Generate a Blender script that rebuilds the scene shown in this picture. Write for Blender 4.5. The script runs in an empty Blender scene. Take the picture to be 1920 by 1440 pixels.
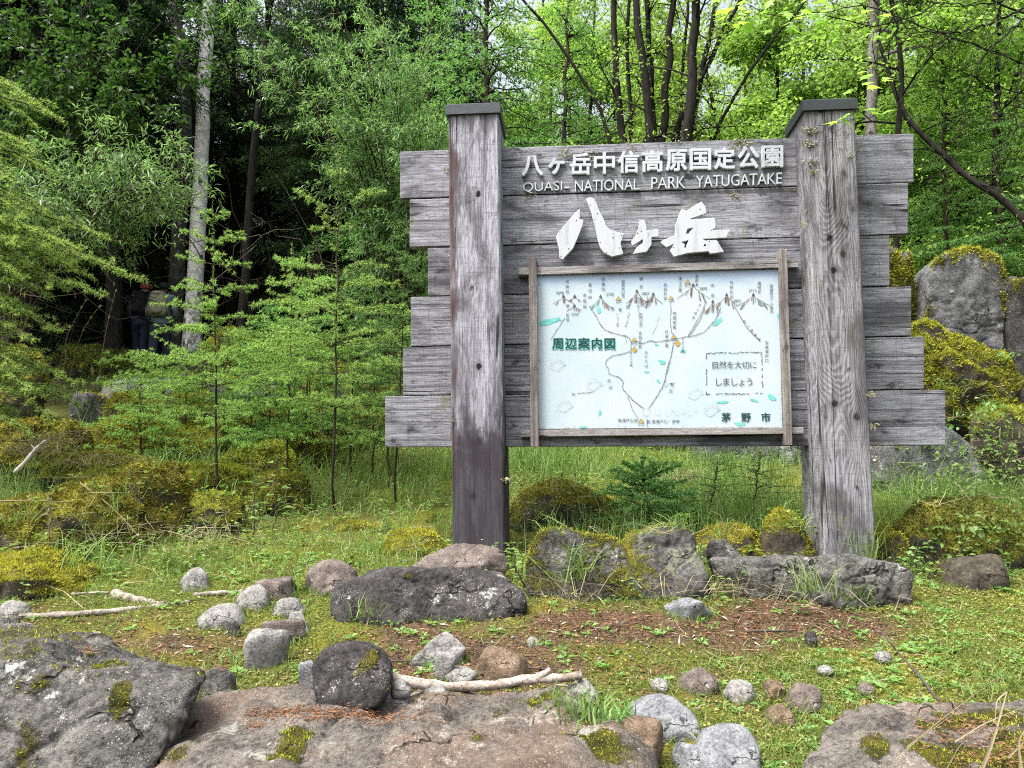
import bpy, bmesh, math, random
import numpy as np
from mathutils import Vector, Matrix
R = math.radians
S = bpy.context.scene
COL = S.collection
PI = math.pi
# ------------------------------------------------------------------ camera, sky, sun, exposure
FPX, EYE, PITCH = 1400.0, 0.55, math.atan(150/1400)
cam = bpy.data.objects.new('camera', bpy.data.cameras.new('camera')); COL.objects.link(cam)
cam.location = (0, 0, EYE); cam.rotation_euler = (PI/2+PITCH, 0, 0)
cam.data.sensor_width = 36; cam.data.lens = FPX/1920*36
cam.data.clip_start = .05; cam.data.clip_end = 2000
S.camera = cam
SUN_EL, SUN_AZ = 64, -124          # azimuth measured from +Y towards +X
W = bpy.data.worlds.new('World'); S.world = W; W.use_nodes = True
wn = W.node_tree; sky = wn.nodes.new('ShaderNodeTexSky'); sky.sky_type = 'NISHITA'; sky.sun_disc = False
sky.sun_elevation = R(SUN_EL); sky.sun_rotation = R(SUN_AZ); sky.air_density = 1.0; sky.dust_density = 10.0; sky.ozone_density = 0.6
hz = wn.nodes.new('ShaderNodeHueSaturation'); hz.inputs['Saturation'].default_value = .5      # thin cloud: a paler sky
wn.links.new(sky.outputs[0], hz.inputs['Color']); wn.links.new(hz.outputs[0], wn.nodes['Background'].inputs[0]); wn.nodes['Background'].inputs[1].default_value = .15
sun = bpy.data.objects.new('sun', bpy.data.lights.new('sun', 'SUN')); COL.objects.link(sun)
sun.data.energy = 1.8; sun.data.angle = R(20); sun.data.color = (1, .95, .87)
_d = Vector((math.sin(R(SUN_AZ))*math.cos(R(SUN_EL)), math.cos(R(SUN_AZ))*math.cos(R(SUN_EL)), math.sin(R(SUN_EL))))
sun.rotation_euler = _d.to_track_quat('Z', 'Y').to_euler()
S.view_settings.view_transform = 'Standard'; S.view_settings.look = 'None'; S.view_settings.gamma = 1
S.view_settings.exposure = 1.5
S.cycles.use_denoising = False; S.cycles.use_adaptive_sampling = False; S.cycles.filter_width = 1.1; S.cycles.sample_clamp_indirect = 6
S.cycles.max_bounces = 8; S.cycles.diffuse_bounces = 4; S.cycles.transmission_bounces = 5

# ------------------------------------------------------------------ photo measurements -> the place
_cp, _sp = math.cos(PITCH), math.sin(PITCH)
def ray(px, py):
    cx, cy = (px-960)/FPX, -(py-720)/FPX
    return np.array([cx, _cp-cy*_sp, _sp+cy*_cp])
def at(px, py, Y):
    d = ray(px, py); return np.array([0, 0, EYE])+d*(Y/d[1])
def sm(e0, e1, x):
    t = np.clip((x-e0)/(e1-e0), 0, 1); return t*t*(3-2*t)
def hsh(i, j, k, s):
    n = (i.astype(np.uint64)*np.uint64(73856093)) ^ (j.astype(np.uint64)*np.uint64(19349663)) ^ (k.astype(np.uint64)*np.uint64(83492791)) ^ np.uint64(s*2654435761 % 2**32)
    n = (n ^ (n >> np.uint64(13)))*np.uint64(1274126177) & np.uint64(0xffffffff)
    n = (n ^ (n >> np.uint64(16)))*np.uint64(2246822519) & np.uint64(0xffffffff)
    return ((n ^ (n >> np.uint64(15))) & np.uint64(0xffffff)).astype(np.float64)/16777215.0
def vn(P, s=0):
    P = np.asarray(P, float)+1000.0; I = np.floor(P).astype(np.int64); f = P-I; f = f*f*(3-2*f)
    out = 0
    for a in (0, 1):
        wa = f[:, 0] if a else 1-f[:, 0]
        for b in (0, 1):
            wb = f[:, 1] if b else 1-f[:, 1]
            for c in (0, 1):
                out = out+wa*wb*(f[:, 2] if c else 1-f[:, 2])*hsh(I[:, 0]+a, I[:, 1]+b, I[:, 2]+c, s)
    return out
def fbm(P, s=0, o=4):
    v, a, t = 0, 1.0, 0
    for k in range(o):
        v = v+a*vn(P*2.03**k+k*7.3, s+k); t += a; a *= .5
    return v/t-.5
def base_g(x, y):
    x = np.asarray(x, float); y = np.asarray(y, float)
    return -.95+.216*y+.03*np.maximum(0, y-7)*sm(1.0, -2.0, x)-.10*np.maximum(0, y-45)
def ground(x, y):
    x = np.atleast_1d(np.asarray(x, float)); y = np.atleast_1d(np.asarray(y, float))
    P = np.stack([x, y, 0*x], 1)
    return base_g(x, y)+.09*fbm(P*.9, 3, 3)+.05*fbm(P*4, 5, 3)*sm(40, 8, y)+.5*fbm(P*.2, 9, 2)*sm(6, 14, y)
def g1(x, y): return float(ground(x, y)[0])
def hit(px, py):
    d = ray(px, py); Y = 1.3
    while Y < 120:
        p = np.array([0, 0, EYE])+d*(Y/d[1])
        if p[2] < base_g(p[0], p[1]): return p
        Y += .01
    return p

# ------------------------------------------------------------------ mesh helpers
def link(name, me, mat=None, parent=None):
    o = bpy.data.objects.new(name, me); COL.objects.link(o)
    if mat is not None:
        me.materials.clear(); me.materials.append(mat)
    if parent is not None: o.parent = parent
    return o
def mk(name, V, F, mat, parent=None, attrs=None, smooth=False):
    V = np.asarray(V, np.float32).reshape(-1, 3)
    if isinstance(F, np.ndarray): F = [F]
    F = [np.asarray(f, np.int32) for f in F if len(f)]
    me = bpy.data.meshes.new(name)
    me.vertices.add(len(V)); me.vertices.foreach_set('co', V.ravel())
    loops = np.concatenate([f.ravel() for f in F]); tot = np.concatenate([np.full(len(f), f.shape[1], np.int32) for f in F])
    start = np.concatenate([[0], np.cumsum(tot)[:-1]]).astype(np.int32)
    me.loops.add(len(loops)); me.loops.foreach_set('vertex_index', loops)
    me.polygons.add(len(tot)); me.polygons.foreach_set('loop_start', start)
    me.polygons.foreach_set('use_smooth', np.full(len(tot), smooth, bool))
    me.update(calc_edges=True)
    for k, a in (attrs or {}).items():
        me.attributes.new(k, 'FLOAT', 'POINT').data.foreach_set('value', np.asarray(a, np.float32))
    return link(name, me, mat, parent)
def tag(o, label=None, cat=None, group=None, kind=None):
    if label: o['label'] = label
    if cat: o['category'] = cat
    if group: o['group'] = group
    if kind: o['kind'] = kind
    return o
def empty(name, loc=(0, 0, 0), label=None, cat=None, group=None, rz=0):
    o = bpy.data.objects.new(name, None); COL.objects.link(o); o.location = loc; o.rotation_euler = (0, 0, rz); o.empty_display_size = .1
    return tag(o, label, cat, group)
def copy_tree(o, parent=None):
    c = o.copy(); COL.objects.link(c); c.parent = parent
    for ch in list(o.children): copy_tree(ch, c)
    return c
def nrm(v):
    v = np.asarray(v, float); return v/np.maximum(np.linalg.norm(v, axis=-1, keepdims=True), 1e-9)
class Acc:                                # gathers tubes, leaves and needles, later ONE mesh per part
    def __init__(s): s.V, s.F3, s.F4, s.r, s.n = [], [], [], [], 0
    def add(s, V, F3=None, F4=None, r=None):
        V = np.asarray(V, float).reshape(-1, 3)
        if F3 is not None and len(F3): s.F3.append(np.asarray(F3)+s.n)
        if F4 is not None and len(F4): s.F4.append(np.asarray(F4)+s.n)
        s.V.append(V); s.r.append(np.zeros(len(V)) if r is None else np.asarray(r, float)); s.n += len(V)
    def build(s, name, mat, parent=None, smooth=True):
        F = ([np.concatenate(s.F3)] if s.F3 else [])+([np.concatenate(s.F4)] if s.F4 else [])
        return mk(name, np.concatenate(s.V), F, mat, parent, {'rnd': np.concatenate(s.r)}, smooth)
def tube(A, pts, rad, n=6, cap=True):
    pts = np.asarray(pts, float); k = len(pts); rad = np.broadcast_to(np.asarray(rad, float), (k,)) if np.ndim(rad) else np.full(k, rad)
    T = nrm(np.gradient(pts, axis=0)); ref = np.array([0, 0, 1.]) if abs(T[:, 2]).mean() < .8 else np.array([1., 0, 0])
    X = nrm(np.cross(T, ref)); Y = np.cross(T, X); a = np.arange(n)*2*PI/n
    V = pts[:, None, :]+rad[:, None, None]*(np.cos(a)[None, :, None]*X[:, None, :]+np.sin(a)[None, :, None]*Y[:, None, :])
    i = np.arange(k-1)[:, None]*n; j = np.arange(n)[None, :]; j2 = (j+1) % n
    F = np.stack([i+j, i+j2, i+n+j2, i+n+j], -1).reshape(-1, 4)
    V = V.reshape(-1, 3); F3 = None
    if cap:
        V = np.concatenate([V, pts[:1], pts[-1:]]); b = np.arange(n)
        F3 = np.concatenate([np.stack([(b+1) % n, b, np.full(n, k*n)], 1), np.stack([(k-1)*n+b, (k-1)*n+(b+1) % n, np.full(n, k*n+1)], 1)])
    A.add(V, F3, F)
def leaves(A, P, D, U, L, Wd, droop=.15, rnd=None, rng=None):
    P = np.asarray(P, float); n = len(P)
    if n == 0: return
    D = nrm(D); Sd = nrm(np.cross(D, U)); U = np.cross(Sd, D); L = np.broadcast_to(L, (n,))[:, None]; Wd = np.broadcast_to(Wd, (n,))[:, None]
    m = P+D*L*.42
    V = np.stack([P, m+Sd*Wd*.5+U*L*.06, P+D*L-np.array([0, 0, 1.])*L*droop, m-Sd*Wd*.5+U*L*.06], 1).reshape(-1, 3)
    r = np.repeat(rng.random(n) if rnd is None else rnd, 4)
    A.add(V, None, np.arange(4*n).reshape(-1, 4), r)
def needles(A, P, D, L, Wd, rng, rnd=None):
    n = len(P)
    if n == 0: return
    D = nrm(D); Sd = nrm(np.cross(D, rng.normal(size=(n, 3)))); L = np.broadcast_to(L, (n,))[:, None]
    V = np.stack([P-Sd*Wd*.5, P+Sd*Wd*.5, P+D*L], 1).reshape(-1, 3)
    A.add(V, np.arange(3*n).reshape(-1, 3), None, np.repeat(rng.random(n) if rnd is None else rnd, 3))
def blades(A, P, D, L, Wd, bend, rng, rnd=None):     # grass: two-joint strip that bends over
    n = len(P)
    if n == 0: return
    D = nrm(D); h = rng.normal(size=(n, 3)); h[:, 2] = 0; h = nrm(h); Sd = nrm(np.cross(D, h)); L = np.broadcast_to(L, (n,))[:, None]
    b = np.broadcast_to(bend, (n,))[:, None]; Wd = np.broadcast_to(Wd, (n,))[:, None]
    m = P+D*L*.5+h*L*b*.12; t = P+D*L*(1-.35*b)+h*L*b*.7
    V = np.stack([P-Sd*Wd*.5, P+Sd*Wd*.5, m+Sd*Wd*.4, m-Sd*Wd*.4, t], 1).reshape(-1, 3); k = np.arange(n)*5
    A.add(V, np.stack([k+3, k+2, k+4], 1), np.stack([k, k+1, k+2, k+3], 1), np.repeat(rng.random(n) if rnd is None else rnd, 5))

# ------------------------------------------------------------------ shader helpers
class N:
    def __init__(s, name):
        s.m = bpy.data.materials.new(name); s.m.use_nodes = True; s.t = s.m.node_tree; s.t.nodes.clear()
        s.out = s.t.nodes.new('ShaderNodeOutputMaterial')
    def n(s, typ, ins=None, **kw):
        nd = s.t.nodes.new('ShaderNode'+typ)
        for k, v in kw.items(): setattr(nd, k, v)
        for k, v in (ins or {}).items():
            if isinstance(v, bpy.types.NodeSocket): s.t.links.new(v, nd.inputs[k])
            else: nd.inputs[k].default_value = v
        return nd
    def math(s, op, a, b=0.0, c=0.0, clamp=False): return s.n('Math', {0: a, 1: b, 2: c}, operation=op, use_clamp=clamp).outputs[0]
    def mix(s, f, a, b, mode='MIX'):
        nd = s.n('Mix', data_type='RGBA', blend_type=mode)
        for k, v in ((0, f), (6, a), (7, b)):
            if isinstance(v, bpy.types.NodeSocket): s.t.links.new(v, nd.inputs[k])
            else: nd.inputs[k].default_value = v if k == 0 else (*v, 1)
        return nd.outputs[2]
    def ramp(s, f, a, b, smooth=True):
        return s.n('MapRange', {0: f, 1: a, 2: b}, interpolation_type='SMOOTHSTEP' if smooth else 'LINEAR').outputs[0]
    def obj(s): return s.n('TexCoord').outputs['Object']
    def attr(s, k): return s.n('Attribute', attribute_name=k).outputs['Fac']
    def scale(s, v, sc, off=None):
        return s.n('Mapping', {0: v, 3: sc, 1: off or (0, 0, 0)}).outputs[0]
    def noise(s, v, sc, det=4, rough=.55, dist=0.0): return s.n('TexNoise', {'Vector': v, 'Scale': sc, 'Detail': det, 'Roughness': rough, 'Distortion': dist}).outputs[0]
    def vor(s, v, sc, **kw): return s.n('TexVoronoi', {'Vector': v, 'Scale': sc}, **kw).outputs['Distance']
    def bump(s, h, st, dist=.01): return s.n('Bump', {'Height': h, 'Strength': st, 'Distance': dist}).outputs[0]
    def pbr(s, col, rough=.8, spec=.3, normal=None, metal=0.0):
        i = {'Base Color': col if isinstance(col, bpy.types.NodeSocket) else (*col, 1), 'Roughness': rough, 'Specular IOR Level': spec, 'Metallic': metal}
        if normal is not None: i['Normal'] = normal
        return s.n('BsdfPrincipled', i).outputs[0]
    def done(s, sh): s.t.links.new(sh, s.out.inputs[0]); return s.m
def grimy(name, c):
    k = N(name); v = k.obj(); f = k.noise(k.scale(v, (9, 9, 1.2)), 3, 6, .65); g = k.noise(v, 45, 5, .7)
    cc = k.mix(k.math('MULTIPLY', k.ramp(f, .48, .72), .45), c, tuple(x*.5 for x in c)); cc = k.mix(k.math('MULTIPLY', k.ramp(g, .60, .72), .7), cc, (.10, .10, .09))
    return k.done(k.pbr(cc, .65, .3, k.bump(g, .25, .004)))
def plain(name, c, rough=.7, spec=.3, metal=0.0, var=.25, sc=30):
    k = N(name); f = k.noise(k.obj(), sc, 5)
    return k.done(k.pbr(k.mix(f, tuple(x*(1-var) for x in c), tuple(x*(1+var) for x in c)), rough, spec, k.bump(f, .2), metal))
def leafmat(name, c1, c2, trans=.4, rough=.5, boost=1.5, spec=.25):
    k = N(name); r = k.attr('rnd'); ob = k.n('ObjectInfo').outputs['Random']
    c = k.mix(r, c1, c2)
    c = k.n('HueSaturation', {'Hue': k.n('MapRange', {0: ob, 3: .485, 4: .512}).outputs[0], 'Saturation': 1.0, 'Value': k.n('MapRange', {0: ob, 3: .82, 4: 1.15}).outputs[0], 'Fac': 1.0, 'Color': c}).outputs[0]
    ct = k.mix(1.0, c, (1.08*boost, 1.2*boost, .72*boost), 'MULTIPLY')
    tr = k.n('BsdfTranslucent', {'Color': ct}).outputs[0]
    return k.done(k.n('MixShader', {0: trans, 1: k.pbr(c, rough, spec), 2: tr}).outputs[0])
def barkmat(name, c1, c2, sc=14, stretch=.25, lich=None, lamt=.0):
    k = N(name); v = k.scale(k.obj(), (1, 1, stretch)); f = k.noise(v, sc, 7, .65, .6)
    c = k.mix(k.ramp(f, .3, .7), c1, c2)
    if lich: c = k.mix(k.math('MULTIPLY', k.ramp(k.noise(k.obj(), 5, 5, .6), .60-lamt, .68-lamt), .9), c, lich)
    return k.done(k.pbr(c, .9, .15, k.bump(f, .7, .03)))
def rockmat(name, dark, light, lich=(.42, .43, .40), lamt=.0, moss1=(.045, .05, .008), moss2=(.16, .14, .02), sc=1.0, rust=None, bump=.6, pale=None):
    k = N(name); v = k.obj()
    f = k.noise(v, 7*sc, 9, .62); fine = k.noise(v, 60*sc, 6, .7); c = k.mix(k.ramp(f, .32, .68), dark, light)
    c = k.mix(k.math('MULTIPLY', k.ramp(fine, .45, .68), .35), c, tuple(min(1, x*1.5) for x in light))
    c = k.mix(k.math('MULTIPLY', k.ramp(fine, .50, .34), .65), c, tuple(x*.35 for x in dark))
    if rust: c = k.mix(k.math('MULTIPLY', k.ramp(k.noise(v, 3.1*sc, 5, .6), .45, .65), .5), c, rust)
    # lichen: small crusty specks plus larger patches
    sp = k.math('MULTIPLY', k.ramp(k.noise(v, 38*sc, 5, .75), .63-lamt, .67-lamt), k.ramp(k.noise(v, 4*sc, 3), .45, .62))
    pt = k.math('MULTIPLY', k.ramp(k.noise(v, 5*sc, 7, .72), .60-lamt, .635-lamt), k.ramp(fine, .3, .6))
    c = k.mix(k.math('MULTIPLY', k.math('MAXIMUM', sp, pt), .75), c, lich)
    c = k.mix(k.math('MULTIPLY', k.ramp(k.math('ADD', k.attr('disc'), k.math('MULTIPLY', k.math('SUBTRACT', fine, .5), .5)), .42, .52), .85), c, (.36, .40, .40))
    d1 = k.math('MULTIPLY', k.ramp(k.vor(v, 75*sc), .26, .16), k.ramp(k.noise(v, 6*sc, 4, .6), .50-lamt, .62-lamt)); d2 = k.math('MULTIPLY', k.ramp(k.vor(v, 190*sc), .26, .16), k.ramp(k.noise(v, 11*sc, 4, .6), .46-lamt, .58-lamt))
    c = k.mix(k.math('MULTIPLY', k.math('MAXIMUM', d1, d2), .65), c, lich)
    ckr = k.math('ABSOLUTE', k.math('SUBTRACT', k.noise(v, 2.6*sc, 4, .55, .4), .5)); ckr = k.math('MULTIPLY', k.ramp(ckr, .012, .003), k.ramp(k.noise(v, 3*sc, 2), .55, .62)); c = k.mix(k.math('MULTIPLY', ckr, .75), c, (.006, .006, .006))
    if pale: c = k.mix(k.math('MULTIPLY', k.ramp(k.noise(v, 4.3*sc, 4, .5), .6, .63), .8), c, pale)
    mo = k.math('ADD', k.attr('moss'), k.math('MULTIPLY', k.math('SUBTRACT', k.noise(v, 24, 6, .7), .5), .9))
    mf = k.ramp(mo, .42, .70); mn = k.noise(v, 160, 4, .7)
    mc = k.mix(k.ramp(k.noise(v, 9, 5, .6), .35, .65), moss1, moss2); mc = k.mix(k.ramp(mn, .6, .3), mc, tuple(x*.3 for x in moss1))
    c = k.mix(mf, c, mc)
    h = k.math('ADD', k.math('MULTIPLY', f, .8), k.math('MULTIPLY', fine, .5)); h = k.math('SUBTRACT', k.math('ADD', h, k.math('MULTIPLY', k.math('MULTIPLY', mn, mf), 1.2)), ckr)
    return k.done(k.pbr(c, .88, .2, k.bump(h, bump, .025)))

# ------------------------------------------------------------------ materials
M = {}
M['rock_grey'] = rockmat('rock_grey', (.024, .0235, .023), (.125, .122, .115), lamt=.0, bump=1.0)
M['rock_dim'] = rockmat('rock_dim', (.03, .03, .031), (.09, .09, .092), lamt=-.02)
M['rock_dark'] = rockmat('rock_dark', (.012, .0115, .012), (.055, .052, .052), lamt=-.01, bump=.9)
M['rock_slab'] = rockmat('rock_slab', (.038, .034, .031), (.145, .132, .118), lamt=.01, bump=1.0, rust=(.12, .075, .05), lich=(.27, .265, .24))
M['rock_pale'] = rockmat('rock_pale', (.10, .10, .098), (.24, .235, .228), lamt=-.03, bump=.6, sc=1.6)
M['rock_blue'] = rockmat('rock_blue', (.085, .09, .10), (.19, .20, .215), lamt=-.02, bump=.5, sc=1.6)
M['rock_brown'] = rockmat('rock_brown', (.055, .04, .028), (.17, .125, .085), lamt=-.06, sc=2)
M['rock_reddish'] = rockmat('rock_reddish', (.06, .05, .045), (.15, .125, .112), lamt=-.02, sc=2)
M['rock_wall'] = rockmat('rock_wall', (.035, .037, .04), (.12, .125, .132), lamt=.0, lich=(.26, .28, .28), bump=.9)
M['rock_lichen'] = rockmat('rock_lichen', (.04, .043, .044), (.12, .125, .13), lamt=.03, lich=(.30, .33, .32), bump=1.0)
M['rock_mossy'] = rockmat('rock_mossy', (.02, .018, .014), (.07, .06, .045), lamt=-.06, moss1=(.055, .055, .01), moss2=(.19, .18, .025))
M['moss_deep'] = leafmat('moss_deep', (.06, .085, .016), (.19, .23, .045), .25, .8, 1.2, .05)
M['moss'] = leafmat('moss', (.13, .155, .02), (.40, .415, .06), .25, .8, 1.2, .05)
M['moss_yellow'] = leafmat('moss_yellow', (.18, .19, .015), (.44, .41, .05), .25, .8, 1.2, .05)
M['moss_brown'] = leafmat('moss_brown', (.11, .10, .018), (.34, .305, .05), .2, .8, 1.2, .05)
M['grass'] = leafmat('grass', (.075, .125, .025), (.22, .28, .085), .4, .5, 1.3)
M['grass_tall'] = leafmat('grass_tall', (.07, .14, .03), (.22, .31, .10), .4, .5, 1.3)
M['straw'] = leafmat('straw', (.20, .165, .095), (.44, .39, .27), .25, .6, .9, .1)
M['litter'] = leafmat('litter', (.08, .045, .024), (.26, .145, .082), .1, .8, .7, .05)
M['herb'] = leafmat('herb', (.08, .16, .04), (.22, .34, .12), .4, .45, 1.3)
M['flower'] = leafmat('flower', (.7, .7, .68), (.8, .8, .78), .3, .6, .7)
M['larch'] = leafmat('larch', (.16, .28, .07), (.32, .45, .155), .45, .5, 1.25, .2)
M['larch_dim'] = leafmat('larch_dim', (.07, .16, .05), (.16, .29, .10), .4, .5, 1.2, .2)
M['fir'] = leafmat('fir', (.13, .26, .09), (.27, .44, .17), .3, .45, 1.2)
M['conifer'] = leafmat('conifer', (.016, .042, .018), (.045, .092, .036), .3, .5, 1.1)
M['maple'] = leafmat('maple', (.20, .36, .04), (.32, .50, .09), .5, .4, 1.3)
M['broad'] = leafmat('broad', (.10, .19, .035), (.24, .34, .095), .5, .45, 1.5)
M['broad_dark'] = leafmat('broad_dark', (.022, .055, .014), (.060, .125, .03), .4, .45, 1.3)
M['willow'] = leafmat('willow', (.075, .155, .055), (.20, .31, .13), .4, .4, 1.2, .4)
M['bark_dark'] = barkmat('bark_dark', (.006, .0055, .005), (.028, .025, .022))  # near-black bark: some of the forest's shade is put into the colour
M['bark_brown'] = barkmat('bark_brown', (.018, .014, .010), (.075, .058, .042))
M['bark_grey'] = barkmat('bark_grey', (.03, .03, .028), (.12, .115, .105), lich=(.25, .26, .24), lamt=.04)
M['bark_pale'] = barkmat('bark_pale', (.10, .09, .085), (.32, .30, .29), 9, .5, (.05, .045, .04), .02)
def birch():
    k = N('birch_bark'); v = k.obj(); f = k.noise(v, 9, 6, .6)
    c = k.mix(k.ramp(f, .35, .65), (.48, .47, .45), (.80, .79, .77))
    ln = k.noise(k.scale(v, (3, 3, 45)), 1, 4, .6); c = k.mix(k.math('MULTIPLY', k.ramp(ln, .60, .68), .4), c, (.14, .13, .12))
    vv = k.vor(k.scale(v, (4, 4, 2.6)), 1.0); c = k.mix(k.ramp(vv, .20, .12), c, (.025, .022, .02))
    z = k.n('SeparateXYZ', {0: v}).outputs[2]
    low = k.math('MULTIPLY', k.ramp(k.noise(v, 11, 7, .75), .40, .62), k.ramp(z, 3.2, .6)); c = k.mix(low, c, (.10, .10, .085))
    return k.done(k.pbr(c, .75, .2, k.bump(f, .4, .02)))
M['birch'] = birch()
def wood(name, axis, pale, mid, dark, red=None, knots=(), ring=(0, 0), rsc=0., darklow=None, green=.0, grain=1.0):
    """weathered timber: grain along `axis`, stains and wear with shapes of their own."""
    k = N(name); v = k.obj(); isl = k.n('NewGeometry').outputs['Random Per Island']
    off = k.n('CombineXYZ', {0: k.math('MULTIPLY', isl, 31.0), 1: k.math('MULTIPLY', isl, 17.0), 2: k.math('MULTIPLY', isl, 23.0)}).outputs[0]
    v0 = v; v = k.n('VectorMath', {0: v, 1: off}, operation='ADD').outputs[0]
    sc = [1, 1, 1]; sc[axis] = .035
    def ax(a): return tuple(a if i == axis else 1 for i in range(3))
    f1 = k.noise(k.scale(v, ax(.03)), 95*grain, 6, .7, .3); f2 = k.noise(k.scale(v, ax(.012)), 30*grain, 5, .6, .4)
    fine = k.noise(k.scale(v, ax(.05)), 330, 3, .7); saw = k.noise(k.scale(v, tuple(60 if i == axis else 2 for i in range(3))), 2.2, 3, .6)
    blotch = k.noise(k.scale(v, ax(.45)), 3.4, 6, .62, .5); bl2 = k.noise(k.scale(v, ax(.5)), 11, 7, .72, .3)
    c = k.mix(k.ramp(f1, .34, .62), mid, pale)
    c = k.mix(k.math('MULTIPLY', k.ramp(fine, .52, .32), .75), c, dark)
    c = k.mix(k.math('MULTIPLY', k.ramp(f2, .48, .34), .65), c, dark)
    h = k.math('ADD', k.math('MULTIPLY', f1, .6), k.math('MULTIPLY', fine, .5))
    if rsc:
        x, y, z = k.n('SeparateXYZ', {0: v0}).outputs[:3]
        dx = k.math('SUBTRACT', x, ring[0]); q = k.math('MULTIPLY', k.math('MULTIPLY', dx, dx), 34.0)
        nz = k.math('MULTIPLY', k.noise(k.scale(v0, (3, 3, .8)), 2.0, 3, .5), .55)
        val = k.math('ADD', k.math('ADD', k.math('MULTIPLY', z, ring[1]), q), nz)
        for (kx, kz) in knots:
            d = k.n('VectorMath', {0: k.scale(v0, (1, 0, .55)), 1: (kx, 0, kz*.55)}, operation='DISTANCE').outputs['Value']
            val = k.math('ADD', val, k.math('MULTIPLY', k.ramp(d, .14, .0), .22))
        w = k.math('SINE', k.math('MULTIPLY', val, rsc)); w = k.math('ADD', w, k.math('MULTIPLY', k.math('SUBTRACT', f1, .5), 1.6)); c = k.mix(k.math('MULTIPLY', k.ramp(w, .35, 1.1), .5), c, tuple(p*1.15 for p in pale)); h = k.math('ADD', h, k.math('MULTIPLY', w, .15))
        c = k.mix(k.math('MULTIPLY', k.ramp(w, -.3, -1.3), .4), c, dark)
    for (kx, kz) in knots:
        d = k.n('VectorMath', {0: k.scale(v0, (1, 0, .8)), 1: (kx, 0, kz*.8)}, operation='DISTANCE').outputs['Value']
        d = k.math('ADD', d, k.math('MULTIPLY', k.math('SUBTRACT', k.noise(v0, 40, 3), .5), .02))
        c = k.mix(k.math('MULTIPLY', k.ramp(d, .045, .012), .6), c, tuple(x*.6 for x in mid)); c = k.mix(k.ramp(d, .02, .012), c, (.006, .005, .005))
    c = k.mix(k.math('MULTIPLY', k.ramp(saw, .56, .70), .35), c, dark)
    c = k.mix(k.math('MULTIPLY', k.ramp(blotch, .46, .66), .8), c, dark)
    c = k.mix(k.math('MULTIPLY', k.ramp(bl2, .57, .68), .85), c, tuple(x*.45 for x in dark))
    if darklow:                                         # a dark weathered stain with its own ragged outline
        z = k.n('SeparateXYZ', {0: v0}).outputs[2]; e = k.math('ADD', z, k.math('MULTIPLY', k.math('SUBTRACT', k.noise(k.scale(v0, (1, 1, .35)), 9, 6, .7), .5), 1.1))
        e2 = k.math('MULTIPLY', k.ramp(e, darklow[0]+.12, darklow[0]-.1), k.ramp(f1, .25, .6))
        c = k.mix(k.math('MULTIPLY', k.ramp(e, darklow[0]+.14, darklow[0]-.14), .9), c, darklow[1])
        x = k.n('SeparateXYZ', {0: v0}).outputs[0]
        e3 = k.math('MULTIPLY', k.ramp(k.noise(k.scale(v0, (2.2, 1, .6)), 3.0, 5, .6), .5, .62), .6); c = k.mix(e3, c, darklow[1])
    if red:                                             # remnants of brown-red paint near one edge
        x = k.n('SeparateXYZ', {0: v0}).outputs[0]
        e = k.math('ADD', x, k.math('MULTIPLY', k.math('SUBTRACT', k.noise(k.scale(v0, (1, 1, .12)), 16, 6, .7), .5), .16))
        c = k.mix(k.math('MULTIPLY', k.math('MULTIPLY', k.ramp(e, red[0]+.012, red[0]-.012), k.ramp(k.noise(k.scale(v0, (1, 1, .3)), 7, 4), .42, .58)), .8), c, red[1])
    if green: c = k.mix(k.math('MULTIPLY', k.ramp(k.noise(v, 6, 7, .7), .60-green*.1, .72-green*.1), .6), c, (.13, .14, .07))
    ck = k.math('ABSOLUTE', k.math('SUBTRACT', k.noise(k.scale(v, ax(.02)), 7, 3, .5), .5)); ck = k.math('MULTIPLY', k.ramp(ck, .010, .002), k.ramp(k.noise(k.scale(v, ax(.6)), 2.5, 2), .46, .56))
    c = k.mix(k.math('MULTIPLY', ck, .9), c, (.008, .007, .007)); h = k.math('SUBTRACT', h, k.math('MULTIPLY', ck, 1.2))
    br = k.n('MapRange', {0: isl, 3: .82, 4: 1.12}).outputs[0]
    c = k.n('HueSaturation', {'Hue': .5, 'Saturation': 1.0, 'Value': br, 'Fac': 1.0, 'Color': c}).outputs[0]
    return k.done(k.pbr(c, .85, .2, k.bump(h, .55, .008)))
M['plank'] = wood('plank_wood', 0, (.31, .32, .365), (.16, .165, .188), (.032, .032, .035), green=.25)
M['batten'] = wood('batten_wood', 0, (.33, .32, .32), (.19, .18, .18), (.06, .055, .055))
M['batten_up'] = wood('batten_upright_wood', 2, (.28, .26, .25), (.16, .145, .14), (.06, .053, .05))
M['metal_cap'] = plain('cap_metal', (.035, .04, .05), .45, .5, .3)
M['white_paint'] = grimy('weathered_white_paint', (.44, .465, .51))
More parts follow.
